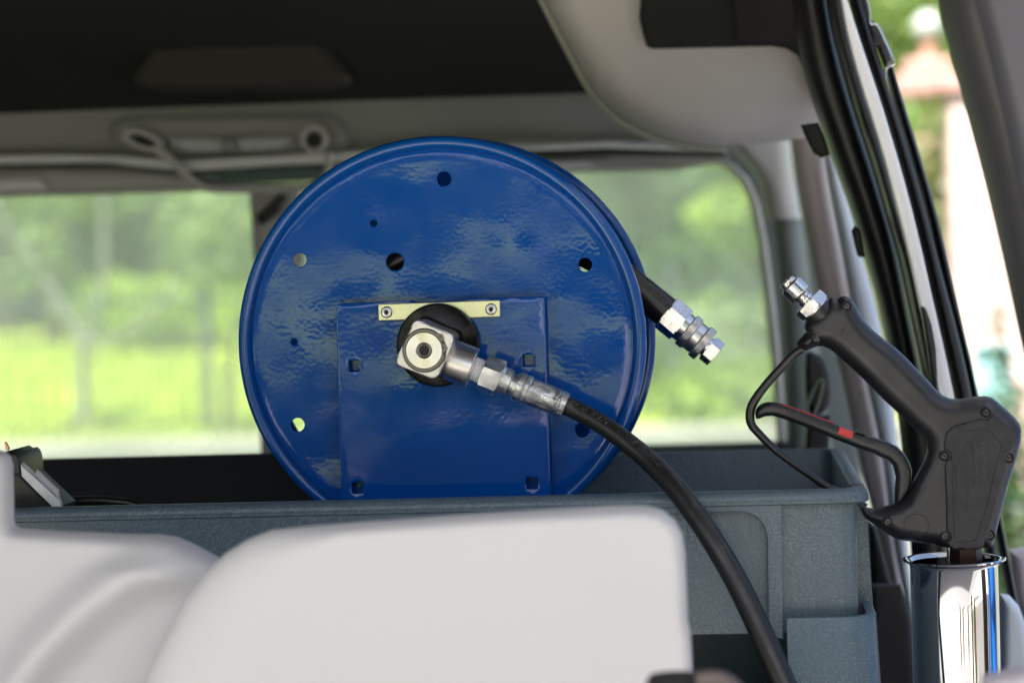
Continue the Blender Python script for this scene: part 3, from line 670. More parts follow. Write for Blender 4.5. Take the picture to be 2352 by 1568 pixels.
band([(1814, 316), (1826, 400), (1850, 540)], [(1821, 316), (1833, 400), (1857, 540)], 3.40, .006, 4, mat('olive_edge', (.22, .24, .13), .6), 'trim_edge', ring=(1.5,), step=5)
band([zs(520, 60), zs(540, 250), zs(590, 560), zs(640, 850), zs(690, 1150), zs(740, 1400), (1925, 830), (1970, 1050), (2000, 1160), (2020, 1240), (2046, 1345), (2060, 1400)],
     [zs(790, 60), zs(800, 280), zs(812, 480), zs(870, 700), zs(930, 1000), zs(980, 1300), (1985, 820), (2018, 960), (2040, 1100), (2052, 1200), (2068, 1345), (2080, 1400)], 3.05, .03, 45, M_trim_p, 'warm_pillar_trim')
band([zs(760, 150), zs(790, 300), zs(800, 490), zs(860, 700), zs(915, 1000), zs(965, 1300), (1975, 820), (2010, 960), (2035, 1100), (2050, 1250), (2085, 1400), (2100, 1500)],
     [zs(840, 150), zs(890, 330), zs(950, 560), zs(1010, 780), zs(1065, 1000), zs(1130, 1250), (2010, 680), (2050, 900), (2070, 1100), (2085, 1245), (2098, 1400), (2110, 1500)], 3.0, .02, 30, M_bluew, 'painted_door_edge')
# side panel at the top right with its dark recess
part('side_panel', puff([(1190, -190), (1222, -70), (1262, 20), (1310, 110), (1365, 205), (1430, 268), (1500, 306), (1580, 328), (1660, 334), (1780, 326), (1890, 306), (1925, 250), (1900, 60), (1890, -190)], 2.95, .055, 75, 14, 3, (3, 8, 16, 28)), M_side, van)
edge = [(1182, -190), (1214, -70), (1255, 20), (1303, 112), (1358, 210), (1424, 276), (1495, 314), (1575, 336), (1660, 342)]
mb = MB(); tube(mb, [P(x, y, 2.97) for x, y in edge], m_(9, 2.97), 12, 6); part('panel_edge', mb, mat('pale_olive_rubber', (.42, .43, .37), .5), van)
part('panel_recess', puff([(1468, 42), (1488, -190), (1900, -190), (1900, 240), (1856, 200), (1846, 165), (1832, 128), (1805, 112), (1770, 107), (1500, 113), (1486, 108), (1478, 85)], 2.885, .012, 8, 12, 0, (3,)), M_headliner, van)
part('recess_pad', puff([(1660, -190), (1850, -190), (1850, 100), (1690, 96)], 2.868, .006, 8, 12, 0, (3,)), mat('brown_black_felt', (.018, .015, .014), .9), van)
# dark door frame and seals
dk = lambda *p: [zr(*q) for q in p]
band(dk((90, -80), (130, 120), (150, 380), (165, 500), (215, 560), (250, 680), (300, 850), (360, 1000), (410, 1150), (470, 1300), (530, 1500))+[zs(1200, 1400), (2040, 800), (2062, 950), (2080, 1100), (2095, 1300)],
     dk((330, -80), (350, 120), (430, 450), (500, 700), (570, 900), (650, 1150), (720, 1400), (780, 1568))+[(2085, 700), (2120, 860), (2150, 1010), (2170, 1200), (2185, 1320)], 2.75, .045, 45, M_seal, 'door_frame_seal')
band(dk((310, -80), (330, 120), (420, 450), (490, 700), (560, 900), (640, 1150), (705, 1400), (765, 1568))+[(2095, 740), (2125, 880), (2150, 1000)],
     dk((420, -80), (460, 200), (540, 520), (620, 780), (690, 1000), (760, 1280), (850, 1568))+[(2120, 680), (2150, 850), (2185, 1000)], 2.68, .04, 32, M_seal_m, 'door_frame')
band(dk((395, -80), (430, 150), (500, 420), (570, 650), (640, 860), (710, 1100), (780, 1400), (830, 1568))+[(2105, 680), (2130, 790), (2150, 880), (2160, 940)],
     dk((425, -80), (500, 150), (590, 420), (665, 640), (730, 860), (810, 1130), (880, 1400), (920, 1568))+[(2140, 680), (2168, 800), (2190, 905), (2200, 960)], 2.625, .010, 5, M_paint, 'white_door_flange')
band(dk((440, -80), (500, 150), (590, 420), (665, 640), (730, 860), (810, 1130), (880, 1400), (920, 1568))+[(2140, 680), (2170, 810), (2195, 920), (2230, 1100), (2270, 1300)],
     dk((520, -80), (600, 200), (640, 320), (690, 480), (790, 800), (880, 1080), (960, 1360), (1010, 1568))+[(2178, 680), (2210, 800), (2235, 920), (2262, 1100), (2292, 1300), ], 2.70, .03, 18, M_seal, 'outer_seal', ring=(2, 6))
band(dk((690, 420), (720, 560), (800, 820), (890, 1120), (960, 1360), (1005, 1568))+[(2170, 680), (2205, 800), (2232, 920), (2260, 1080), (2290, 1250), (2318, 1385)],
     dk((740, 430), (790, 600), (880, 880), (950, 1120), (1020, 1360), (1070, 1568))+[(2195, 680), (2222, 800), (2248, 920), (2280, 1080), (2312, 1250), (2335, 1372)], 2.72, .03, 14, M_seal, 'outer_seal', ring=(2, 5))
mb = MB(); tube(mb, [P(*zr(x, y), 2.66) for x, y in ((565, -40), (590, 60), (600, 150), (640, 160), (690, 260), (742, 380), (735, 410), (695, 432), (695, 500))], m_(3.5, 2.66), 10, 5); part('window_clip', mb, M_chrome, van)
part('clip_body', puff(dk((500, -60), (560, -60), (600, 120), (640, 150), (735, 390), (690, 430), (640, 300), (560, 310), (600, 240)), 2.69, .012, 6, 6, 0, (2,)), M_seal_m, van)
part('seal_clip', puff(dk((160, 785), (270, 770), (310, 860), (345, 970), (290, 992), (240, 960), (190, 860)), 2.70, .012, 8, 6, 0, (3,)), mat('matt_rubber', (.01, .011, .009), .8), van)
part('seal_clip', puff([zs(990, 830), zs(1015, 790), zs(1060, 820), zs(1100, 1040), zs(1040, 1030), zs(1020, 960)], 2.70, .01, 6, 5, 0, (2,)), M_hole, van)
part('door_latch', puff([(2112, 700), (2126, 704), (2140, 745), (2150, 800), (2154, 880), (2140, 885), (2128, 800)], 2.62, .012, 6, 5, 0, (2,)), M_seal_m, van)
part('belt_buckle', puff([(1848, 812), (1880, 815), (1900, 850), (1908, 905), (1895, 945), (1860, 950), (1846, 890)], 2.98, .02, 12, 7, 2, (3,)), M_black, van)
mb = MB(); tube(mb, [P(x, y, 2.95) for x, y in ((1850, 945), (1866, 900), (1882, 872), (1890, 880), (1880, 925), (1866, 960), (1850, 975))], m_(3.5, 2.95), 8, 4); part('buckle_web', mb, mat('green_grey_web', (.22, .26, .17), .6), van)
part('belt_anchor', puff([(1850, 955), (1905, 950), (1905, 1045), (1846, 1040)], 3.0, .02, 10, 7, 0, (3,)), M_seal, van)
# right-hand door pillar near the camera and the lower right bodywork
band([zr(1005, -120), zr(1040, 120), zr(1100, 330), zr(1180, 600), zr(1260, 900), zr(1335, 1180), zr(1425, 1568), (2330, 700), (2362, 850), (2460, 1200)], [(2640, -60), (2640, 200), (2650, 500), (2660, 800), (2700, 1200)], 2.0, .06, 70, M_pillar, 'door_pillar')
band([zr(1215, -120), zr(1290, 150), zr(1385, 560), zr(1470, 900), zr(1540, 1300), (2400, 700), (2480, 900)], [(2600, -60), (2600, 200), (2610, 500), (2630, 900)], 1.945, .03, 40, M_pillar2, 'pillar_cover')
part('lower_body_panel', puff([(2296, 1362), (2318, 1366), (2340, 1390), (2352, 1425), (2372, 1600), (2290, 1700), (2296, 1500)], 2.62, .03, 14, 8, 0, (3, 7)), M_bluew, van)
part('rear_bumper_corner', puff([(2318, 1262), (2352, 1256), (2500, 1250), (2500, 1620), (2352, 1420), (2332, 1380)], 2.9, .03, 14, 10, 0, (3, 7)), mat('mauve_grey_paint', (.42, .37, .40), .3), van)
part('lower_trim', puff([(1996, 1338), (2068, 1340), (2092, 1420), (2112, 1700), (2000, 1700)], 2.75, .02, 14, 9, 0, (3, 7)), M_dash, van)
part('wheel_arch_cover', puff([(1992, 1190), (2012, 1205), (2046, 1335), (2070, 1345), (2000, 1345)], 2.9, .02, 10, 7, 0, (3,)), M_hole, van)
part('door_sill', puff([(2255, 1552), (2352, 1532), (2500, 1520), (2500, 1700), (2255, 1700)], 1.72, .02, 14, 9, 0, (3, 7)), mat('mauve_grey_sill', (.30, .28, .31), .5), van)

# ------------------------------------------------------------------ crates
YC = 2.25
zt = P(1200, 1141, YC).z; xr = P(2000, 1130, YC).x; yb = 2.74; xl = xr-1.08
def rr_loop(x0, x1, y0, y1, r, z, n=8):
    out = []
    for cx_, cy_, a0 in ((x1-r, y0+r, -PI/2), (x1-r, y1-r, 0), (x0+r, y1-r, PI/2), (x0+r, y0+r, PI)):
        for k in range(n+1):
            a = a0+PI/2*k/n; out.append((cx_+r*math.cos(a), cy_+r*math.sin(a), z))
    return out
def loft(loops, cap_last=True):
    mb = MB(); n = len(loops[0]); vs = [p for l in loops for p in l]; fs = []
    for i in range(len(loops)-1):
        for k in range(n): fs.append((i*n+k, i*n+(k+1) % n, (i+1)*n+(k+1) % n, (i+1)*n+k))
    fs.append(tuple((len(loops)-1)*n+k for k in range(n))); fs.append(tuple(reversed(range(n))))
    return mb.add(vs, fs)
cr = thing('storage_crate', 'blue grey plastic crate holding the blue hose reel', 'crate', ((xl+xr)/2, (YC+yb)/2, zt-.145))
R0 = .030; hh = .0135; zbot = P(1600, 1463, YC).z
def L(d, z): return rr_loop(xl+d, xr-d, YC+d, yb-d, max(R0-d, .003), z)
loops = [L(.0165, zbot+.002), L(.0145, zbot), L(.0132, zbot+.001), L(.0120, zt-hh-.001), L(.0015, zt-hh), L(0, zt-hh+.0012), L(0, zt-.008), L(.0006, zt-.0055), L(.002, zt-.003), L(.0045, zt-.001), L(.008, zt), L(.0145, zt), L(.0162, zt-.001), L(.0168, zt-.004), L(.0185, zbot+.006), L(.04, zbot+.004)]
part('shell', loft(loops).mesh(angle=40), M_crate, cr)
# moulded framework standing proud of the front wall
yf = YC+.0015
f1 = rquad(outl([(-200, 1206), (1796, 1140), (1800, 1467), (1766, 1467), (1761, 1173), (900, 1202), (892, 1467), (860, 1467), (860, 1205), (-200, 1240)], YC), [.0006, .001, .001, .0006, .030, .02, .0006, .0006, .001, .0006], 12)
part('front_rib', plate(f1, (), yf, .0108, .001), M_crate, cr)
part('rim_seam', rbox(xl+.03, xr-.03, YC-.0006, YC+.003, zt-hh*.72, zt-hh*.66, .0002, 1), M_crate, cr)
c = P(1957, 1098, 2.285)
part('rim_block', rbox(c.x-.002, c.x+.009, 2.284, 2.300, zt-.004, zt+.0008, .0008), mat('grey_brown_clip', (.06, .055, .05), .4), cr)
# right side wall buttress
part('side_rib', plate(outl([(1960, 1150), (1982, 1165), (1992, 1240), (2003, 1396), (1960, 1400)], 2.35), (), 2.33, .05, .001), M_crate, cr)

# open-fronted lower crate with its corner post
lc = thing('lower_crate', 'blue grey lower crate with an open front and rounded corner post', 'crate', ((xl+xr)/2, (YC+yb)/2, .73))
def post_mesh(a0, a1, dn, zt_, r=.03, wd=None):
    """rounded L-shaped corner post, closed on top: a0..a1 are X of its inner end and outer side"""
    lo = []
    for z, g in ((.735, dn), (zt_-.0015, 0), (zt_, .0012)):
        o = []; X1_ = a1+(g if z < zt_-.01 else -g); Yf = 2.232-(g if z < zt_-.01 else -g)*.3
        n = 10
        o.append((a0+(0 if z < zt_-.01 else g), Yf, z))
        for k in range(n+1): a = -PI/2+PI/2*k/n; o.append((X1_-r+r*math.cos(a), Yf+r+r*math.sin(a), z))
        o.append((X1_, 2.45, z)); o.append((X1_-.008, 2.45, z))
        for k in range(n+1): a = -PI/2*k/n; o.append((X1_-r+(r-.008)*math.cos(a), Yf+r+(r-.008)*math.sin(a), z))
        o.append((a0, Yf+.008, z)); lo.append(o)
    return loft(lo).mesh(angle=35)
ztp = P(1815, 1420, 2.23).z
part('corner_post', post_mesh(P(1807, 1420, 2.23).x, P(2014, 1400, 2.23).x+.001, .010, ztp), M_crate2, lc)
part('base', rbox(xl, xr+.004, 2.26, yb, .73, .76, .004), M_crate2, lc)
part('back_wall', rbox(xl, xr, yb-.012, yb-.002, .76, zbot-.002, .003), M_crate2, lc)
part('side_wall', rbox(xl, xl+.008, 2.29, yb-.02, .76, zbot-.002, .003), M_crate2, lc)
part('side_wall', rbox(xr-.012, xr-.004, 2.46, yb-.02, .76, zbot-.002, .003), M_crate2, lc)

# ------------------------------------------------------------------ hose reel
YF = 2.36
cx, cz = (lambda p: (p.x, p.z))(P(1013.5, 785, YF)); RR = m_(473, YF)*1.003
reel = thing('hose_reel', 'glossy blue steel hose reel standing in the crate', 'hose reel', (cx, YF+.1, zt-.125))
holes_px = [(1020, 411, 17.5), (858, 513, 8.5), (689, 597, 16.5), (907, 601, 21), (1344, 608, 16.5), (676, 785, 8.5), (684, 975, 16.5), (1337, 988, 17), (1020, 1180, 16)]
def dent(x, z, amp=.0011, s=11, o=0):
    amp *= .75; return amp*noise.noise(Vector((x*s+o, z*s, 3.1+o)))+amp*.14*noise.noise(Vector((x*s*3.3, z*s*3.3, 9+o)))
def flange(Y0, sgn, holes, amp=.0012, R=RR, ccx=cx, ccz=cz, o=0):
    Ri = R-m_(26, Y0)
    out = circ(ccx, ccz, Ri+.004, 110)
    def prof(x, z, d):
        r = math.hypot(x-ccx, z-ccz)/Ri
        dome = -.0012*r**4 + .0010*(1-min(1, r))**.5
        edge = .0015*max(0, (r-.965)/.035)**2
        return Y0+sgn*(dome*1.0+edge)+dent(x, z, amp, o=o)
    return sheet(out, holes, .0062, (.0016,), prof, lambda x, z, d: prof(x, z, d)+.0022, angle=50)
hs_ = []
for x, y, r in holes_px:
    p = P(x, y, YF); hs_.append(circ(p.x, p.z, m_(r, YF), 24))
ff = part('front_flange', flange(YF, 1, hs_), M_blue, reel)
mb = MB(); rb = m_(14.5, YF)
pts = [(cx+(RR-rb)*math.cos(a), YF-.002, cz+(RR-rb)*math.sin(a)) for a in np.linspace(0, 2*PI, 160, endpoint=False)]
tube(mb, pts, rb, 16, 0, True); part('rolled_rim', mb, M_blue_rim, ff)
# rims of the punched holes
for (x, y, r), h in zip(holes_px, hs_):
    p = P(x, y, YF); d = dent(p.x, p.z, .0012); rr_ = math.hypot(p.x-cx, p.z-cz)/RR
    mb = MB(); yy = YF-.0012*rr_**4+.0010*(1-rr_)**.5+d
    tube(mb, [(q_[0], yy+.0006, q_[1]) for q_ in circ(p.x, p.z, m_(r, YF)+.0006, 24)], .0009, 6, 0, True); part('hole_lip', mb, M_blue_rim, ff)
YR = 2.50
rc = (cx+.000, cz)
hr = []
for x, y, r in ((689, 597, 20), (684, 975, 21), (1344, 616, 12)):
    p = P(x, y, YR); hr.append(circ(p.x, p.z, m_(r, YR), 24))
rf = part('rear_flange', flange(YR, 1, hr, R=RR*1.025, o=5), M_blue, reel)
mb = MB(); R2 = RR*1.025
tube(mb, [(cx+(R2-rb)*math.cos(a), YR+.002, cz+(R2-rb)*math.sin(a)) for a in np.linspace(0, 2*PI, 160, endpoint=False)], rb, 16, 0, True)
part('rolled_rim', mb, M_blue_rim, rf)
mb = MB(); lathe(mb, [(0, .062), (YR-YF-.008, .062)], (cx, YF+.006, cz), (0, 1, 0), 48); part('drum', mb, M_hub, reel)
p = P(905, 604, 2.43); mb = MB()
tube(mb, [P(870, 622, 2.44), P(945, 584, 2.44)], m_(3.2, 2.4), 8, 0); part('tie_rod', mb, M_blue_rim, reel)
# base plate with square holes
YP = 2.342
def sq(x, y, s, rot=-.033):
    p = P(x, y, YP); h = m_(s/2, YP); return rquad([(p.x-h, p.z-h), (p.x+h, p.z-h), (p.x+h, p.z+h), (p.x-h, p.z+h)], .0012, 3)
base = rquad(outl([(771, 699), (943, 691.5), (945, 697), (1066, 692), (1067, 687), (1250, 682), (1266, 1180), (786, 1196)], YP), [.0012]*8, 2)
bh = [sq(813, 840, 27), sq(1213, 828, 27), sq(821, 1120, 27), sq(1222, 1110, 27)]
plf = lambda x, z, d: YP+dent(x, z, .0007, 14, 2)-.0003*min(1, d/.0005)
part('mounting_plate', sheet(base, bh, .006, (.0005, .0025), plf, lambda x, z, d: YP+.006, angle=50), M_blue, reel)
p0 = P(786, 1196, YP); p1 = P(1266, 1180, YP)
part('foot_plate', rbox(p0.x, p1.x, YP+.001, YP+.22, p1.z-.006, p1.z, .001), M_blue_rim, reel)
for x in (850, 1185):
    p = P(x, 1000, YP+.01); part('stand_rib', rbox(p.x-.003, p.x+.003, YP+.0065, YF-.0062, p1.z, p.z+.02, .001), M_blue_rim, reel)
# yellow zinc retaining strip with two rivets
st = rquad(outl([(868.5, 698.5), (1148.5, 689), (1149, 727.5), (869.5, 736.5)], 2.338), .0014, 4)
sp_ = part('retaining_strip', plate(st, (), 2.337, .0035, .0007), M_zinc, reel)
for x, y in ((888, 717), (1128, 710)):
    p = P(x, y, 2.336); mb = MB(); r = m_(13.5, 2.336)
    lathe(mb, [(-.001, r), (.0004, r), (.0016, r*.8), (.0021, r*.42), (.0018, r*.36), (-.0002, r*.33), (-.0002, 0)], (p.x, 2.336, p.z), (0, -1, 0), 28); rv = part('rivet', mb, M_alu, sp_)
    mb = MB(); lathe(mb, [(0, r*.31), (.0014, r*.31), (.0014, 0)], (p.x, 2.3357, p.z), (0, -1, 0), 16); part('rivet_hole', mb, M_hole, sp_)
# black bearing disc
p = P(1004, 793, 2.325); r = m_(97, 2.325); mb = MB()
lathe(mb, [(0, r), (.006, r), (.008, r*.985), (.0088, r*.95), (.0065, r*.80), (.006, r*.5), (.012, r*.42), (.012, 0)], (p.x, 2.338, p.z), (0, -1, 0), 96); part('bearing_disc', mb, M_gloss_black, reel)
# stainless swivel: squared block, neck, retaining ring, turned face
YS = 2.272
sw = part('swivel_block', sheet(rquad(outl([z4(545, 318), z4(975, 500), z4(775, 975), z4(330, 800)], YS), [m_(20, YS)]*4, 8), (), .004, (.0008, .002), lambda x, z, d: YS-.0012*min(1, d/.0012)**.5, lambda x, z, d: YS+.052, angle=28), M_steel, reel)
part('block_face', plate(rquad(outl([z4(560, 342), z4(948, 505), z4(765, 960), z4(345, 792)], YS), [m_(18, YS)]*4, 8), (), YS-.0017, .001, .0003), M_steel_face, sw)
ax2 = Vector(P(1296.3, 932.8, YS+.022)-P(975.4, 804, YS+.022)).normalized()
NK = P(*z4(1152, 842), YS+.024); mz = lambda z: m_(z*.21975, 2.29)
mb = MB(); lathe(mb, [(-mz(420), mz(150)), (-mz(270), mz(200)), (-mz(235), mz(216)), (-mz(8), mz(219)), (0, mz(212)), (0, mz(140)), (-mz(6), mz(132)), (-mz(6), 0)], NK, ax2, 72); part('neck', mb, M_steel, sw)
pc = P(*z4(650, 655), YS)
def disc(prof, m, name, par, n=72, yy=YS): 
    mb = MB(); lathe(mb, prof, (pc.x, yy, pc.z), (0, -1, 0), n); return part(name, mb, m, par)
disc([(0, mz(232)), (.0025, mz(232)), (.0028, mz(226)), (.0028, mz(196)), (.001, mz(194)), (.001, 0)], mat('oiled_dark_ring', (.055, .055, .045), .35, .7), 'seal_ring', sw)
td = disc([(0, mz(193)), (.0048, mz(193)), (.0056, mz(187)), (.0056, mz(86)), (.0046, mz(72)), (-.001, mz(60)), (-.001, 0)], M_turned, 'turned_face', sw, 96)
# turned face: brushed in rings
t = M_turned.node_tree; b = t.nodes['Principled BSDF']; b.inputs['Anisotropic'].default_value = .85; b.inputs['Roughness'].default_value = .3
tg = t.nodes.new('ShaderNodeTangent'); tg.direction_type = 'RADIAL'; tg.axis = 'Y'; t.links.new(tg.outputs[0], b.inputs['Tangent'])
td.data.transform(Matrix.Translation(-(Vector((pc.x, YS, pc.z))-Vector(reel.location)))); td.location = Vector((pc.x, YS, pc.z))-Vector(reel.location)
mb = MB()
for k in range(4): tube(mb, [(q_[0], YS-.0042+.0012*k, q_[1]) for q_ in circ(pc.x, pc.z, mz(60), 28)], .0005, 6, 0, True)
part('bore_thread', mb, M_steel, td) if False else part('bore_thread', mb, M_steel, sw)
disc([(0, mz(57)), (.0024, mz(57)), (.0024, 0)], M_hole, 'bore', sw, 32)
# circlip with two eared ends
arc0, arc1 = math.radians(-14), math.radians(30)
angs = np.linspace(arc1, 2*PI+arc0-.02, 70)
oc = [(pc.x+mz(218)*math.cos(a), pc.z+mz(218)*math.sin(a)) for a in angs]+[(pc.x+mz(197)*math.cos(a), pc.z+mz(197)*math.sin(a)) for a in angs[::-1]]
M_clip = mat('dark_spring_steel', (.16, .155, .14), .35, .85)
cl_ = part('circlip', plate(oc, (), YS-.0042, .0014, .0002), M_clip, sw)
for ear in ([z4(768, 478), z4(838, 486), z4(860, 548), z4(818, 556), z4(792, 520)], [z4(822, 590), z4(868, 586), z4(892, 640), z4(838, 690), z4(820, 630)]):
    c_ = np.mean(np.array(ear), axis=0); o_ = outl(ear, YS); h_ = P(c_[0], c_[1], YS)
    part('clip_ear', plate(rquad(o_, .0006, 3), [circ(h_.x, h_.z, mz(15), 14)], YS-.0046, .0018, .0002), M_clip, cl_)

# ------------------------------------------------------------------ supply hose screwed into the swivel
hose = thing('supply_hose', 'black rubber hose with crimped silver end leaving the swivel and hanging over the crate rim', 'hose', (NK.x, NK.y, .8))
sr = [0]
def thread(s, t): return 1+.035*math.sin(s/mz(26)*2*PI+t)
mb = MB(); lathe(mb, [(s, mz(128)) for s in np.linspace(-mz(20), mz(122), 44)], NK, ax2, 40, wob=thread); part('taped_thread', mb, M_ptfe, hose)
mb = MB(); hexa(mb, mz(112), mz(318), mz(204), NK, ax2, ref=(0, -1, 0), rot=math.radians(8), ch=.0009); part('hex_nut', mb, M_galv, hose)
def crumple(amp, f, ph=0):
    return lambda s, t: 1+amp*(noise.noise(Vector((math.cos(t)*f, math.sin(t)*f, s*90+ph)))+.4*max(0, math.sin(t*7+ph))**6)
mb = MB(); lathe(mb, [(mz(305), mz(175)), (mz(318), mz(160)), (mz(345), mz(146)), (mz(425), mz(142)), (mz(432), mz(130))], NK, ax2, 72, wob=crumple(.05, 2)); part('crimp_collar', mb, M_galv, hose)
mb = MB(); lathe(mb, [(mz(425), mz(112)), (mz(470), mz(118)), (mz(476), mz(140)), (mz(500), mz(144)), (mz(506), mz(132))], NK, ax2, 56); part('groove_ring', mb, M_galv, hose)
mb = MB(); lathe(mb, [(mz(500), mz(148)), (mz(506), mz(158)), (mz(560), mz(160)), (mz(566), mz(150)), (mz(575), mz(150)), (mz(590), mz(162)), (mz(625), mz(160)), (mz(645), mz(148))]+[(mz(s), mz(148-(s-645)*.028)) for s in range(660, 930, 15)]+
      [(mz(935), mz(144)), (mz(940), mz(139)), (mz(955), mz(139)), (mz(960), mz(144)), (mz(966), mz(139)), (mz(985), mz(139)), (mz(992), mz(144)), (mz(1000), mz(139)), (mz(1052), mz(138)), (mz(1056), mz(135)), (mz(1056), mz(105)), (mz(1040), mz(104))], NK, ax2, 96,
      wob=crumple(.055, 2.4, 4)); part('crimp_ferrule', mb, M_ferr, hose)
hp_ = [(1260, 918, 2.292), (1300, 937, 2.286), (1390, 979, 2.283), (1482, 1050, 2.262), (1557, 1127, 2.235), (1622, 1217, 2.212), (1683, 1318, 2.195), (1733, 1418, 2.18), (1783, 1530, 2.165), (1840, 1660, 2.15), (1880, 1780, 2.13)]
hpts = [NK+ax2*mz(960), NK+ax2*mz(1056), NK+ax2*mz(1190)+Vector((0, -.001, -.0005))]+[P(*q_) for q_ in hp_[2:]]; hrad = [.0093]*3+[.0094, .0098, .0102, .0105, .0108, .0110, .0111, .0111, .0111]
mb = MB(); tube(mb, hpts, hrad, 32, 8); part('rubber_hose', mb, M_rubber, hose)
# raised lettering along the upper side of the hose
fine = catmull(hpts, 30); frad = [v.x for v in catmull([(r, 0, 0) for r in hrad], 30)]; cum = [0]
for a, b in zip(fine, fine[1:]): cum.append(cum[-1]+(b-a).length)
def on_hose(s, v, h, rad=.0108, phi0=math.radians(38)):
    s = max(0, min(s, cum[-1]-1e-5)); i = min(int(np.searchsorted(cum, s, side='right'))-1, len(fine)-2)
    f = (s-cum[i])/(cum[i+1]-cum[i]); p = fine[i].lerp(fine[i+1], f); t = (fine[i+1]-fine[i]).normalized()
    rad = frad[i] if i < len(frad) else rad; n1 = Vector((0, -1, 0)); n1 = (n1-t*n1.dot(t)).normalized(); n2 = t.cross(n1); 
    if n2.z < 0: n2 = -n2
    ph = phi0-v/rad
    return p+(n1*math.cos(ph)+n2*math.sin(ph))*(rad+h)
for txt, px_, sz in (('MAX W.P.', (1352, 960), .0098), ('ID24000 PSI', (1485, 1052), .0098), ('3/8', (1592, 1176), .0098), ('100', (1652, 1266), .0098)):
    p_ = P(*px_, 2.23); s0 = cum[min(range(len(fine)), key=lambda k: ((fine[k].x-p_.x)**2+(fine[k].z-p_.z)**2))]
    me = text_mesh(txt, sz, .0005, .00015)
    for v in me.vertices:
        x, y, z = v.co; v.co = on_hose(s0-x*1.0, y, z-.0001)
    me.update(); part('raised_lettering', finish(me, angle=40), M_letter, hose)
mb = MB()   # mould lines along the hose
s = .07
while s < cum[-1]*.75:
    mb2 = [on_hose(s+k*.002, -.0045, .0001) for k in range(3)]; tube(mb, mb2, .0003, 5, 0); s += .0085
part('mould_marks', mb, M_rubber, hose)

# ------------------------------------------------------------------ wound hose end with quick coupler, right of the reel
YQ = 2.44
oh = thing('reel_hose', 'wound black hose whose silver quick coupler sticks out right of the reel', 'hose', (cx, YQ, cz-.1))
q1 = lambda x, y: P(*z1(x, y), YQ)
m1 = lambda z: m_(z*.18311, YQ)
A = q1(515, 780); B = q1(1116, 1288); ax = (B-A).normalized()
mb = MB(); tube(mb, [q1(-700, -60), q1(-350, 110), q1(0, 355), q1(150, 478), q1(330, 625), A+ax*.002], [m1(185), m1(188), m1(190), m1(192), m1(196), m1(200)], 32, 8); part('rubber_sleeve', mb, M_sleeve, oh)
mb = MB(); hexa(mb, 0, m1(255), m1(236), A, ax, ref=(0, -1, 0), rot=math.radians(6), ch=.0008); part('hex_body', mb, M_nickel, oh)
mb = MB(); lathe(mb, [(m1(250), m1(185)), (m1(255), m1(196)), (m1(330), m1(192)), (m1(335), m1(180))], A, ax, 48); part('shoulder', mb, M_nickel, oh)
kn = lambda s, t: 1+.012*math.sin(t*46+s*2600)
mb = MB()
lathe(mb, [(m1(325), m1(205))]+[(m1(s), m1(224)) for s in range(335, 425, 6)]+[(m1(430), m1(212)), (m1(440), m1(202)), (m1(535), m1(198)), (m1(545), m1(212))]+[(m1(s), m1(226)) for s in range(552, 640, 6)]+[(m1(648), m1(214)), (m1(648), m1(120))], A, ax, 184,
      wob=lambda s, t: kn(s, t) if (m1(332) < s < m1(426) or m1(550) < s < m1(642)) else 1)
part('knurled_collar', mb, M_knurl, oh)
mb = MB(); lathe(mb, [(m1(640), m1(118)), (m1(660), m1(118)), (m1(662), m1(135)), (m1(690), m1(135))], A, ax, 40); part('nose_ring', mb, M_nickel, oh)
mb = MB(); hexa(mb, m1(682), m1(822), m1(176), A, ax, ref=(0, -1, 0), rot=math.radians(4), ch=.0003); part('end_nut', mb, M_nickel, oh)
mb = MB(); wnd = []
for k in range(420):
    a = -k*.16; lane = k*.16/(2*PI); r = min(.072+.021*int(lane/6), .114); off = abs((lane % 12)-6)
    wnd.append((cx+r*math.cos(a), YF+.022+.0165*off, cz+r*math.sin(a)))
tube(mb, wnd, .0105, 10, 0); part('wound_hose', mb, M_rubber, oh)

# ------------------------------------------------------------------ trigger gun
YG = 2.335
gun = thing('trigger_gun', 'black pressure washer trigger gun with red lock standing in the chrome tube', 'spray gun', (P(2215, 1260, YG).x, YG, P(2215, 1257, YG).z))
body = [(1856, 731), (1876, 712), (1896, 694), (1906, 684), (1914, 684), (1922, 688), (1932, 681), (1942, 680), (1953, 684), (1960, 692), (1969, 708), (1983, 733), (2003, 756), (2031, 779), (2061, 802), (2083, 823), (2105, 846), (2134, 876),
        (2152, 896), (2166, 908), (2181, 914.5), (2201, 916), (2236, 910.5), (2263, 909), (2276, 912), (2290, 921), (2311, 940), (2332, 960), (2342, 973), (2346.5, 988), (2345, 1013), (2332, 1062), (2313, 1126), (2296, 1190), (2284, 1240), (2280, 1252), (2273, 1257),
        (2230, 1258.5), (2178, 1257), (2158, 1255), (2145, 1249), (2110, 1245), (2071, 1240), (2053, 1234), (2038, 1225), (2006, 1203), (1990, 1192), (1979, 1182), (1976, 1170), (1977, 1159), (1990, 1164), (2006, 1167), (2026, 1164), (2046, 1158), (2062, 1152), (2078, 1142), (2090, 1122),
        (2099, 1100), (2110, 1079), (2122, 1056), (2128, 1036), (2127, 1012), (2118, 998), (2099, 983), (2070, 954), (2031, 919), (1988, 875), (1949, 838), (1914, 807), (1902, 799), (1891, 795), (1878, 795), (1866, 799), (1850, 806), (1842, 802), (1829, 791), (1830, 786), (1843, 772), (1850, 762), (1846, 752), (1849, 741)]
Rg = m_(36, YG); Tg = .0165
def gun_t(x, z, d):
    return Tg*math.sqrt(max(0, 1-(1-min(d/Rg, 1))**2))
go = outl(body, YG)
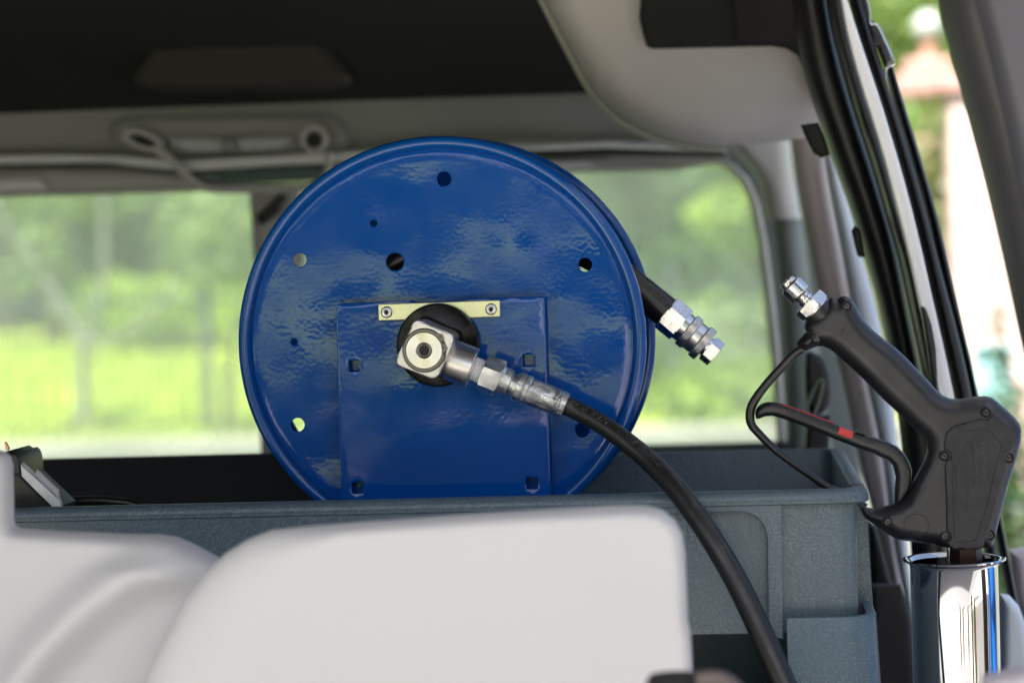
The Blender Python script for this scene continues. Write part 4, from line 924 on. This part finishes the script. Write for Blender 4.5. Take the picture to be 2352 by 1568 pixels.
part('body_shell', sheet(go, (), m_(6, YG), tuple(m_(r, YG) for r in (1.0, 3, 6, 10, 16)), lambda x, z, d: YG-gun_t(x, z, d), lambda x, z, d: YG+gun_t(x, z, d), weld=True, angle=60), M_gun, gun)
def gun_y(px, py):
    p = P(px, py, YG); return YG-gun_t(p.x, p.z, float(dist(np.array([p.x]), np.array([p.z]), go)[0]))
# raised cover with the warning lettering
cov = [z2(526, 530), z2(535, 470), z2(555, 425), z2(600, 392), z2(700, 360), z2(815, 328), z2(838, 338), z2(870, 335), z2(895, 308), z2(940, 330), z2(1000, 380), z2(1050, 412), z2(1078, 455), z2(1076, 520), z2(1058, 572), z2(1015, 585), z2(988, 620), z2(988, 660), z2(1005, 690), z2(1000, 740), z2(960, 900), z2(905, 1100),
       z2(880, 1190), z2(852, 1215), z2(846, 1270), z2(835, 1325), z2(805, 1345), z2(700, 1352), z2(610, 1350), z2(575, 1325), z2(550, 1295), z2(580, 1255), z2(575, 1225), z2(546, 1200), z2(543, 1000), z2(533, 700), z2(545, 662), z2(580, 640), z2(580, 600), z2(560, 580), z2(530, 575)]
yc = YG-Tg-.0022
cf = lambda x, z, d: yc+.0011*(1-math.sqrt(max(0, 1-(1-min(d/.0011, 1))**2)))
part('warning_cover', sheet(outl(cov, YG), (), m_(9, YG), (.00035, .0011, .003), cf, lambda x, z, d: YG-Tg*.6, angle=60), M_gun_worn, gun)
Mtext = lambda px, py, Y, ang: Matrix.Translation(P(px, py, Y)) @ Matrix.Rotation(ang, 4, 'Y') @ Matrix.Rotation(PI/2, 4, 'X')
def word(txt, px, py, size_px, length_px, Y, ang, m, parent, ext=.0004, name='lettering'):
    me = text_mesh(txt, m_(size_px, Y)*1.38, ext)
    co = np.array([v.co for v in me.vertices]); wdt = co[:, 0].max()-co[:, 0].min(); k = m_(length_px, Y)/wdt
    me.transform(Matrix.Diagonal((k, 1, 1, 1))); me.transform(Mtext(px, py, Y, ang))
    return part(name, finish(me, smooth=False, normals=False), m, parent)
an = PI/2+.0
for t_, x_, ya, yb_, h in (('WARNING', 846, 515, 845, 62), ('HIGH PRESSURE', 782, 535, 862, 34), ('KEEP CLEAR OF NOZZLE', 731, 552, 1048, 38), ('READ INSTRUCTION MANUAL CAREFULLY', 645, 575, 1160, 32)):
    a_ = z2(x_, (ya+yb_)/2); word(t_, a_[0], a_[1], h*.293*.78, (yb_-ya)*.293, yc-.0003, PI/2-.02, M_gunlet, gun, .0007)
mb = MB(); tube(mb, [(lambda p: (p.x, yc-.00005, p.z))(P(*z2(x, y), YG)) for x, y in ((700, 432), (830, 410), (880, 425), (965, 515), (970, 560), (930, 700), (860, 1010), (800, 1190), (770, 1275), (640, 1285), (612, 1240), (598, 1000), (590, 620))], .00035, 6, 4); part('cover_outline', mb, M_gun_worn, gun)
p = P(*z6(1280, 497), YG); mb = MB(); tube(mb, [(q_[0], YG-Tg-.0000, q_[1]) for q_ in circ(p.x, p.z, m_(28, YG), 40)], .0003, 6, 0, True); part('mould_ring', mb, M_gun_worn, gun)
# screws in their recesses
for i, (x, y) in enumerate([z5(945, 338), z5(710, 592), z5(2030, 1165), z5(1705, 1503), z5(2210, 1520), z6(1085, 470), z6(1470, 565), z6(1775, 560)]):
    yy = gun_y(x, y)-.0006; p = P(x, y, YG); r = m_(11.8, YG); mb = MB()
    lathe(mb, [(-.006, r), (.0, r), (.0006, r*.95), (.0004, r*.86), (-.0004, r*.8), (-.0004, 0)], (p.x, yy, p.z), (0, -1, 0), 28); s_ = part('screw', mb, M_hole, gun)
    mb = MB(); lathe(mb, [(-.0006, r*.62), (.0006, r*.6), (.0013, r*.4), (.0015, r*.12), (.0015, 0)], (p.x-.0004, yy, p.z-.0003), (0, -1, 0), 24); part('screw_head', mb, M_screw, s_)
    mb = MB(); a_ = .3+i*1.3
    for k in (0, PI/2):
        d_ = Vector((math.cos(a_+k), 0, math.sin(a_+k)))*r*.36; e_ = Vector((-math.sin(a_+k), 0, math.cos(a_+k)))*r*.09; c_ = Vector((p.x-.0004, yy-.0016, p.z-.0003)); dn = Vector((0, .0012, 0))
        vs = [c_+d_+e_, c_+d_-e_, c_-d_-e_, c_-d_+e_]; mb.add(vs+[v_+dn for v_ in vs], [(0, 1, 2, 3), (7, 6, 5, 4), (0, 4, 5, 1), (1, 5, 6, 2), (2, 6, 7, 3), (3, 7, 4, 0)])
    part('cross_recess', mb, M_hole, s_)
part('mould_mark', plate(rquad(outl([z5(905, 515), z5(938, 505), z5(928, 545), z5(900, 560)], YG), .0004, 2), (), gun_y(*z5(915, 530))-.0003, .0006, .0001), M_gun_worn, gun)
# collar and guard
mb = MB(); NA = P(*z5(722, 375), YG); NT = P(*z5(475, 142), YG); na = (NA-NT).normalized(); m5 = lambda z: m_(z*.29299, YG)
tip = NT
LN = (NA-NT).length
mb = MB(); lathe(mb, [(LN-m5(10), m5(118)), (LN-m5(4), m5(124)), (LN+m5(40), m5(128)), (LN+m5(60), m5(122)), (LN+m5(90), m5(125)), (LN+m5(150), m5(112)), (LN+m5(200), m5(80))], tip, na, 48); part('front_collar', mb, M_gun, gun)
pl_ = thing('hose_plug', 'silver quick connect plug screwed into the top of the trigger gun', 'plug', tip)
mb = MB(); lathe(mb, [(.002, 0), (.002, m5(36)), (0, m5(42)), (0, m5(56)), (m5(10), m5(64)), (m5(30), m5(66)), (m5(42), m5(70)), (m5(48), m5(90)), (m5(56), m5(95)), (m5(150), m5(95)), (m5(158), m5(90)), (m5(160), m5(66)), (m5(172), m5(58)), (m5(196), m5(58)), (m5(202), m5(66)), (m5(225), m5(68)), (m5(232), m5(78)), (m5(268), m5(82)), (m5(275), m5(78))], tip, na, 48); part('plug_nose', mb, M_nickel, pl_)
mb = MB(); hexa(mb, m5(238), m5(318), m5(140), tip, na, ref=(0, -1, 0), rot=math.radians(14), ch=.0012); part('hex_nut', mb, M_nickel, pl_)
mb = MB(); lathe(mb, [(m5(312), m5(112)), (m5(316), m5(122)), (m5(338), m5(122)), (m5(344), m5(116))], tip, na, 48); part('washer', mb, M_nickel, pl_)
gw = [z5(600, 680), z5(540, 720), z5(450, 815), z5(345, 930), z5(255, 1045), z5(208, 1130), z5(196, 1210), z5(212, 1275), z5(262, 1335), z5(350, 1425), z5(440, 1505), z6(560, 160), z6(660, 230), (1925, 1128), (1955, 1145), (1984, 1168)]
gr = [9.5, 9.5, 9.8, 10, 10.2, 10.5, 10.5, 10, 9.5, 9, 8.6, 8.2, 8.2, 8.6, 10.5, 14]
mb = MB(); tube(mb, [P(x, y, YG) for x, y in gw], [m_(r, YG) for r in gr], 20, 8); part('trigger_guard', mb, M_gun, gun)
# trigger lever, red lock, lettering
tr = [z5(236, 1185), z5(240, 1155), z5(262, 1122), z5(300, 1100), z5(345, 1091), z5(400, 1094), z5(450, 1106), z5(640, 1176), z5(850, 1256), z5(1000, 1318), z5(1100, 1346), z5(1270, 1400), z5(1350, 1440), z5(1410, 1500), z5(1445, 1560), z6(1258, 130), z6(1256, 215), z6(1240, 270), z6(1200, 335), z6(1165, 368),
      z6(1142, 362), z6(1142, 250), z6(1150, 180), z6(1130, 100), z6(1090, 60), z6(1040, 42), z5(1245, 1545), z5(1180, 1500), z5(1050, 1455), z5(900, 1398), z5(700, 1315), z5(560, 1260), z5(420, 1212), z5(370, 1200), z5(310, 1205), z5(265, 1225), z5(243, 1222)]
tg_ = part('trigger', puff(tr, YG-.001, .0085, 12, 6, 0, (1, 2.5, 5, 9), angle=60), M_gun, gun)
yt = YG-.0101
word('WHEN NOT IN USE PLACE', *z5(678, 1244), 12, 118, yt, math.radians(20.5), M_gun_worn, tg_, .0003)
word('AT ARROW', *z5(1098, 1392), 12, 46, yt, math.radians(20.5), M_gun_worn, tg_, .0003)
lk = part('lock_button', plate(rquad(outl([z5(895, 1278), z5(1003, 1320), z5(996, 1362), z5(982, 1372), z5(878, 1336)], YG), .0005, 3), (), yt-.0018, .006, .0004), M_red, tg_)
word('LOCK', *z5(938, 1326), 9.5, 22, yt-.0020, math.radians(21), mat('red_lettering', (.75, .10, .09), .4), lk, .0003)
mb = MB(); tube(mb, [P(*z5(440, 1105), YG-.004), P(*z5(640, 1178), YG-.004), P(*z5(860, 1259), YG-.004)], m_(1.1, YG), 8, 4); part('red_insert', mb, M_red, tg_)
p = P(*z5(460, 1155), YG); mb = MB(); lathe(mb, [(0, m_(3.6, YG)), (.0006, m_(3.6, YG)), (.0009, m_(2, YG)), (.0009, 0)], (p.x, yt+.0004, p.z), (0, -1, 0), 16); part('red_pin', mb, mat('dull_red_pin', (.16, .03, .025), .4), tg_)
part('slide_stop', plate(rquad(outl([z5(1022, 1330), z5(1032, 1305), z5(1102, 1334), z5(1098, 1352)], YG), .0008, 3), (), YG-.008, .014, .001), M_gun, tg_)
# outlet nut and pipe going down into the tube
pn = P(2219, 1275, YG)
mb = MB(); hexa(mb, m_(-24, YG), m_(20, YG), m_(37, YG), pn, (0, 0, -1), ref=(0, -1, 0), rot=math.radians(-2), ch=.0035); part('outlet_nut', mb, M_bronze, gun)
pn2 = P(2181, 1262, YG+.012); mb = MB(); lathe(mb, [(m_(-14, YG), m_(7, YG)), (m_(40, YG), m_(7, YG))], pn2, (0, 0, -1), 16); part('return_pin', mb, M_nickel, gun)
mb = MB(); lathe(mb, [(0, .007), (.30, .007)], pn-Vector((0, 0, .007)), (0, 0, -1), 24); part('lance_pipe', mb, M_steel, gun)

# ------------------------------------------------------------------ chrome tube the gun stands in
tc_ = P(2190.5, 1285, YG); rt = m_(99, YG); rl = m_(117, YG)
ct = thing('chrome_tube', 'mirror bright chrome tube with rolled lip holding the trigger gun', 'tube', (tc_.x, YG, .73))
H = tc_.z-.73
mb = MB(); lathe(mb, [(0, rt)]+[(H*k/6, rt) for k in range(1, 6)]+[(H-.006, rt), (H-.003, rt+.0012), (H-.0012, rt+.0035), (H-.0004, rl-.0012), (H, rl), (H+.001, rl+.0002), (H+.0018, rl-.001), (H+.0014, rl-.003), (H+.0004, rt+.002), (H-.002, rt-.0015), (H-.30, rt-.0016), (H-.30, 0)], (tc_.x, YG, .73), (0, 0, 1), 128)
part('tube_wall', mb, M_chrome, ct)

# ------------------------------------------------------------------ white tank in front
def tank_side(pts, Y, T, Rpx, step, ring, sm=0, wide=0, ridge=None): 
    o = outl(pts, Y, sm); R = m_(Rpx, Y)
    def f(x, z, d):
        px = 1660+x/Y*FPX; r = R
        if wide: r = m_(Rpx+(wide-Rpx)*max(0, min(1, (760-px)/350))**1.0, Y)
        u = max(0, 1-(1-min(d/r, 1))**2)
        w = 0
        if ridge is not None:
            e = float(dist(np.array([x]), np.array([z]), ridge)[0]); w = .024*math.exp(-(e/m_(58, Y))**2)*min(1, d/m_(80, Y))
        return Y-T*u**.5-w
    return sheet(o, (), m_(step, Y), tuple(m_(r, Y) for r in ring), f, lambda x, z, d: Y+min(d*1.5, .14), weld=True, angle=80)
big = [(300, 1700), (312, 1620), (345, 1530), (385, 1450), (432, 1365), (478, 1305), (520, 1268), (572, 1235), (625, 1216), (700, 1208), (800, 1200), (950, 1189), (1100, 1178), (1300, 1166), (1420, 1160), (1480, 1160), (1520, 1169), (1550, 1193), (1567, 1225), (1574, 1270), (1577, 1340), (1580, 1425), (1588, 1455), (1590, 1510), (1592, 1560), (1596, 1700)]
left = [(-260, 1020), (0, 1034), (14, 1037), (25, 1047), (30, 1066), (32, 1130), (33, 1196), (38, 1208), (52, 1213), (160, 1219), (300, 1225), (365, 1226), (408, 1232), (450, 1250), (500, 1277), (560, 1320), (640, 1400), (700, 1700), (-260, 1700)]
tk = thing('water_tank', 'white moulded plastic water tank filling the foreground', 'tank', (P(900, 1500, 1.9).x, 1.9, .735))
part('front_body', tank_side(big, 1.90, .024, 24, 14, (2, 5, 10, 16, 24, 40), 0, 170), M_tank, tk)
rg = outl([(430, 1275), (330, 1300), (220, 1380), (120, 1480), (50, 1580), (0, 1700), (49, 1581), (119, 1481), (219, 1381), (329, 1301)], 1.99)
part('left_body', tank_side(left, 1.99, .024, 26, 12, (2, 5, 10, 16, 24, 40), ridge=rg), M_tank, tk)
p = P(1556, 1590, 1.64)
cp = thing('tank_cap', 'black blurred screw cap at the bottom edge of the photo beside the tank', 'cap', (p.x, 1.64, p.z-.05))
mb = MB(); lathe(mb, [(-.06, .022), (.006, .022), (.012, .019), (.013, .0)], p, (0, 0, 1), 48, wob=lambda s, t: 1+.02*math.sin(t*24)); part('cap_body', mb, mat('matt_black_cap', (.012, .012, .012), .7, 0, .2), cp)
mb = MB(); tube(mb, [P(1600, 1560, 1.62), P(1650, 1558, 1.62), P(1690, 1585, 1.62), P(1700, 1640, 1.62)], .006, 12, 6); part('cap_loop', mb, mat('brown_black_loop', (.055, .042, .04), .4), cp)

# ------------------------------------------------------------------ black battery case and cable at the left of the crate
zl = lambda x, y: (x*.18311, 947.5+y*.18311)
YBt = 2.30
bt = thing('battery_case', 'black case with two slanted white plates at the left of the crate', 'case', (P(60, 1150, YBt).x, YBt, P(60, 1250, YBt).z))
part('case_body', plate(outl([zl(60, 560), zl(90, 480), zl(110, 480), zl(150, 510), zl(210, 500), zl(250, 540), zl(275, 620), zl(290, 800), zl(700, 1190), zl(700, 1600), zl(60, 1600)], YBt+.01), (), YBt+.004, .08, .002), M_black, bt)
part('case_seam', plate(outl([zl(150, 772), zl(285, 765), zl(286, 790), zl(150, 797)], YBt), (), YBt+.0005, .002, .0003), M_hole, bt)
part('white_plate', plate(outl([zl(278, 640), zl(620, 960), zl(775, 1105), zl(790, 1190), zl(695, 1190), zl(480, 980), zl(292, 790)], YBt), (), YBt-.006, .008, .001), M_label, bt)
part('white_plate', plate(outl([zl(262, 575), zl(478, 760), zl(492, 708), zl(750, 955), zl(790, 1170), zl(765, 1100), zl(620, 955), zl(290, 635)], YBt+.02), (), YBt+.01, .008, .001), mat('warm_white_label', (.86, .82, .79), .5), bt)
part('terminal_tab', plate(outl([zl(15, 380), zl(30, 372), (75*.18311, 947.5+455*.18311), zl(60, 485), zl(30, 470)], YBt), (), YBt+.01, .004, .0004), M_copper, bt)
mb = MB(); tube(mb, [P(x, y, 2.42) for x, y in ((60, 1215), (130, 1160), (200, 1150), (262, 1152), (310, 1160), (350, 1190), (370, 1240))], m_(12, 2.42), 16, 6)
cb = part('cable', mb, mat('dark_green_cable', (.012, .014, .009), .3)); tag(cb, 'dark cable arching just above the crate rim beside the battery case', 'cable')

o = part('crate_shade_board', rbox(P(-120, 1100, 2.68).x, P(760, 1100, 2.68).x, 2.67, 2.70, zbot+.01, P(300, 1050, 2.68).z, .004), mat('crate_shade_dark', (.030, .033, .034), .85, 0, .2))  # added dark panel imitates shade on the crate's back wall
tag(o, 'added dark board standing in for shade at the back of the crate left of the reel', 'board')
part('added_dark_edge', rbox(.80, .90, 2.12, 2.28, .6, 1.75, .02), M_seal, van)  # unseen dark block added for a dark band in the chrome
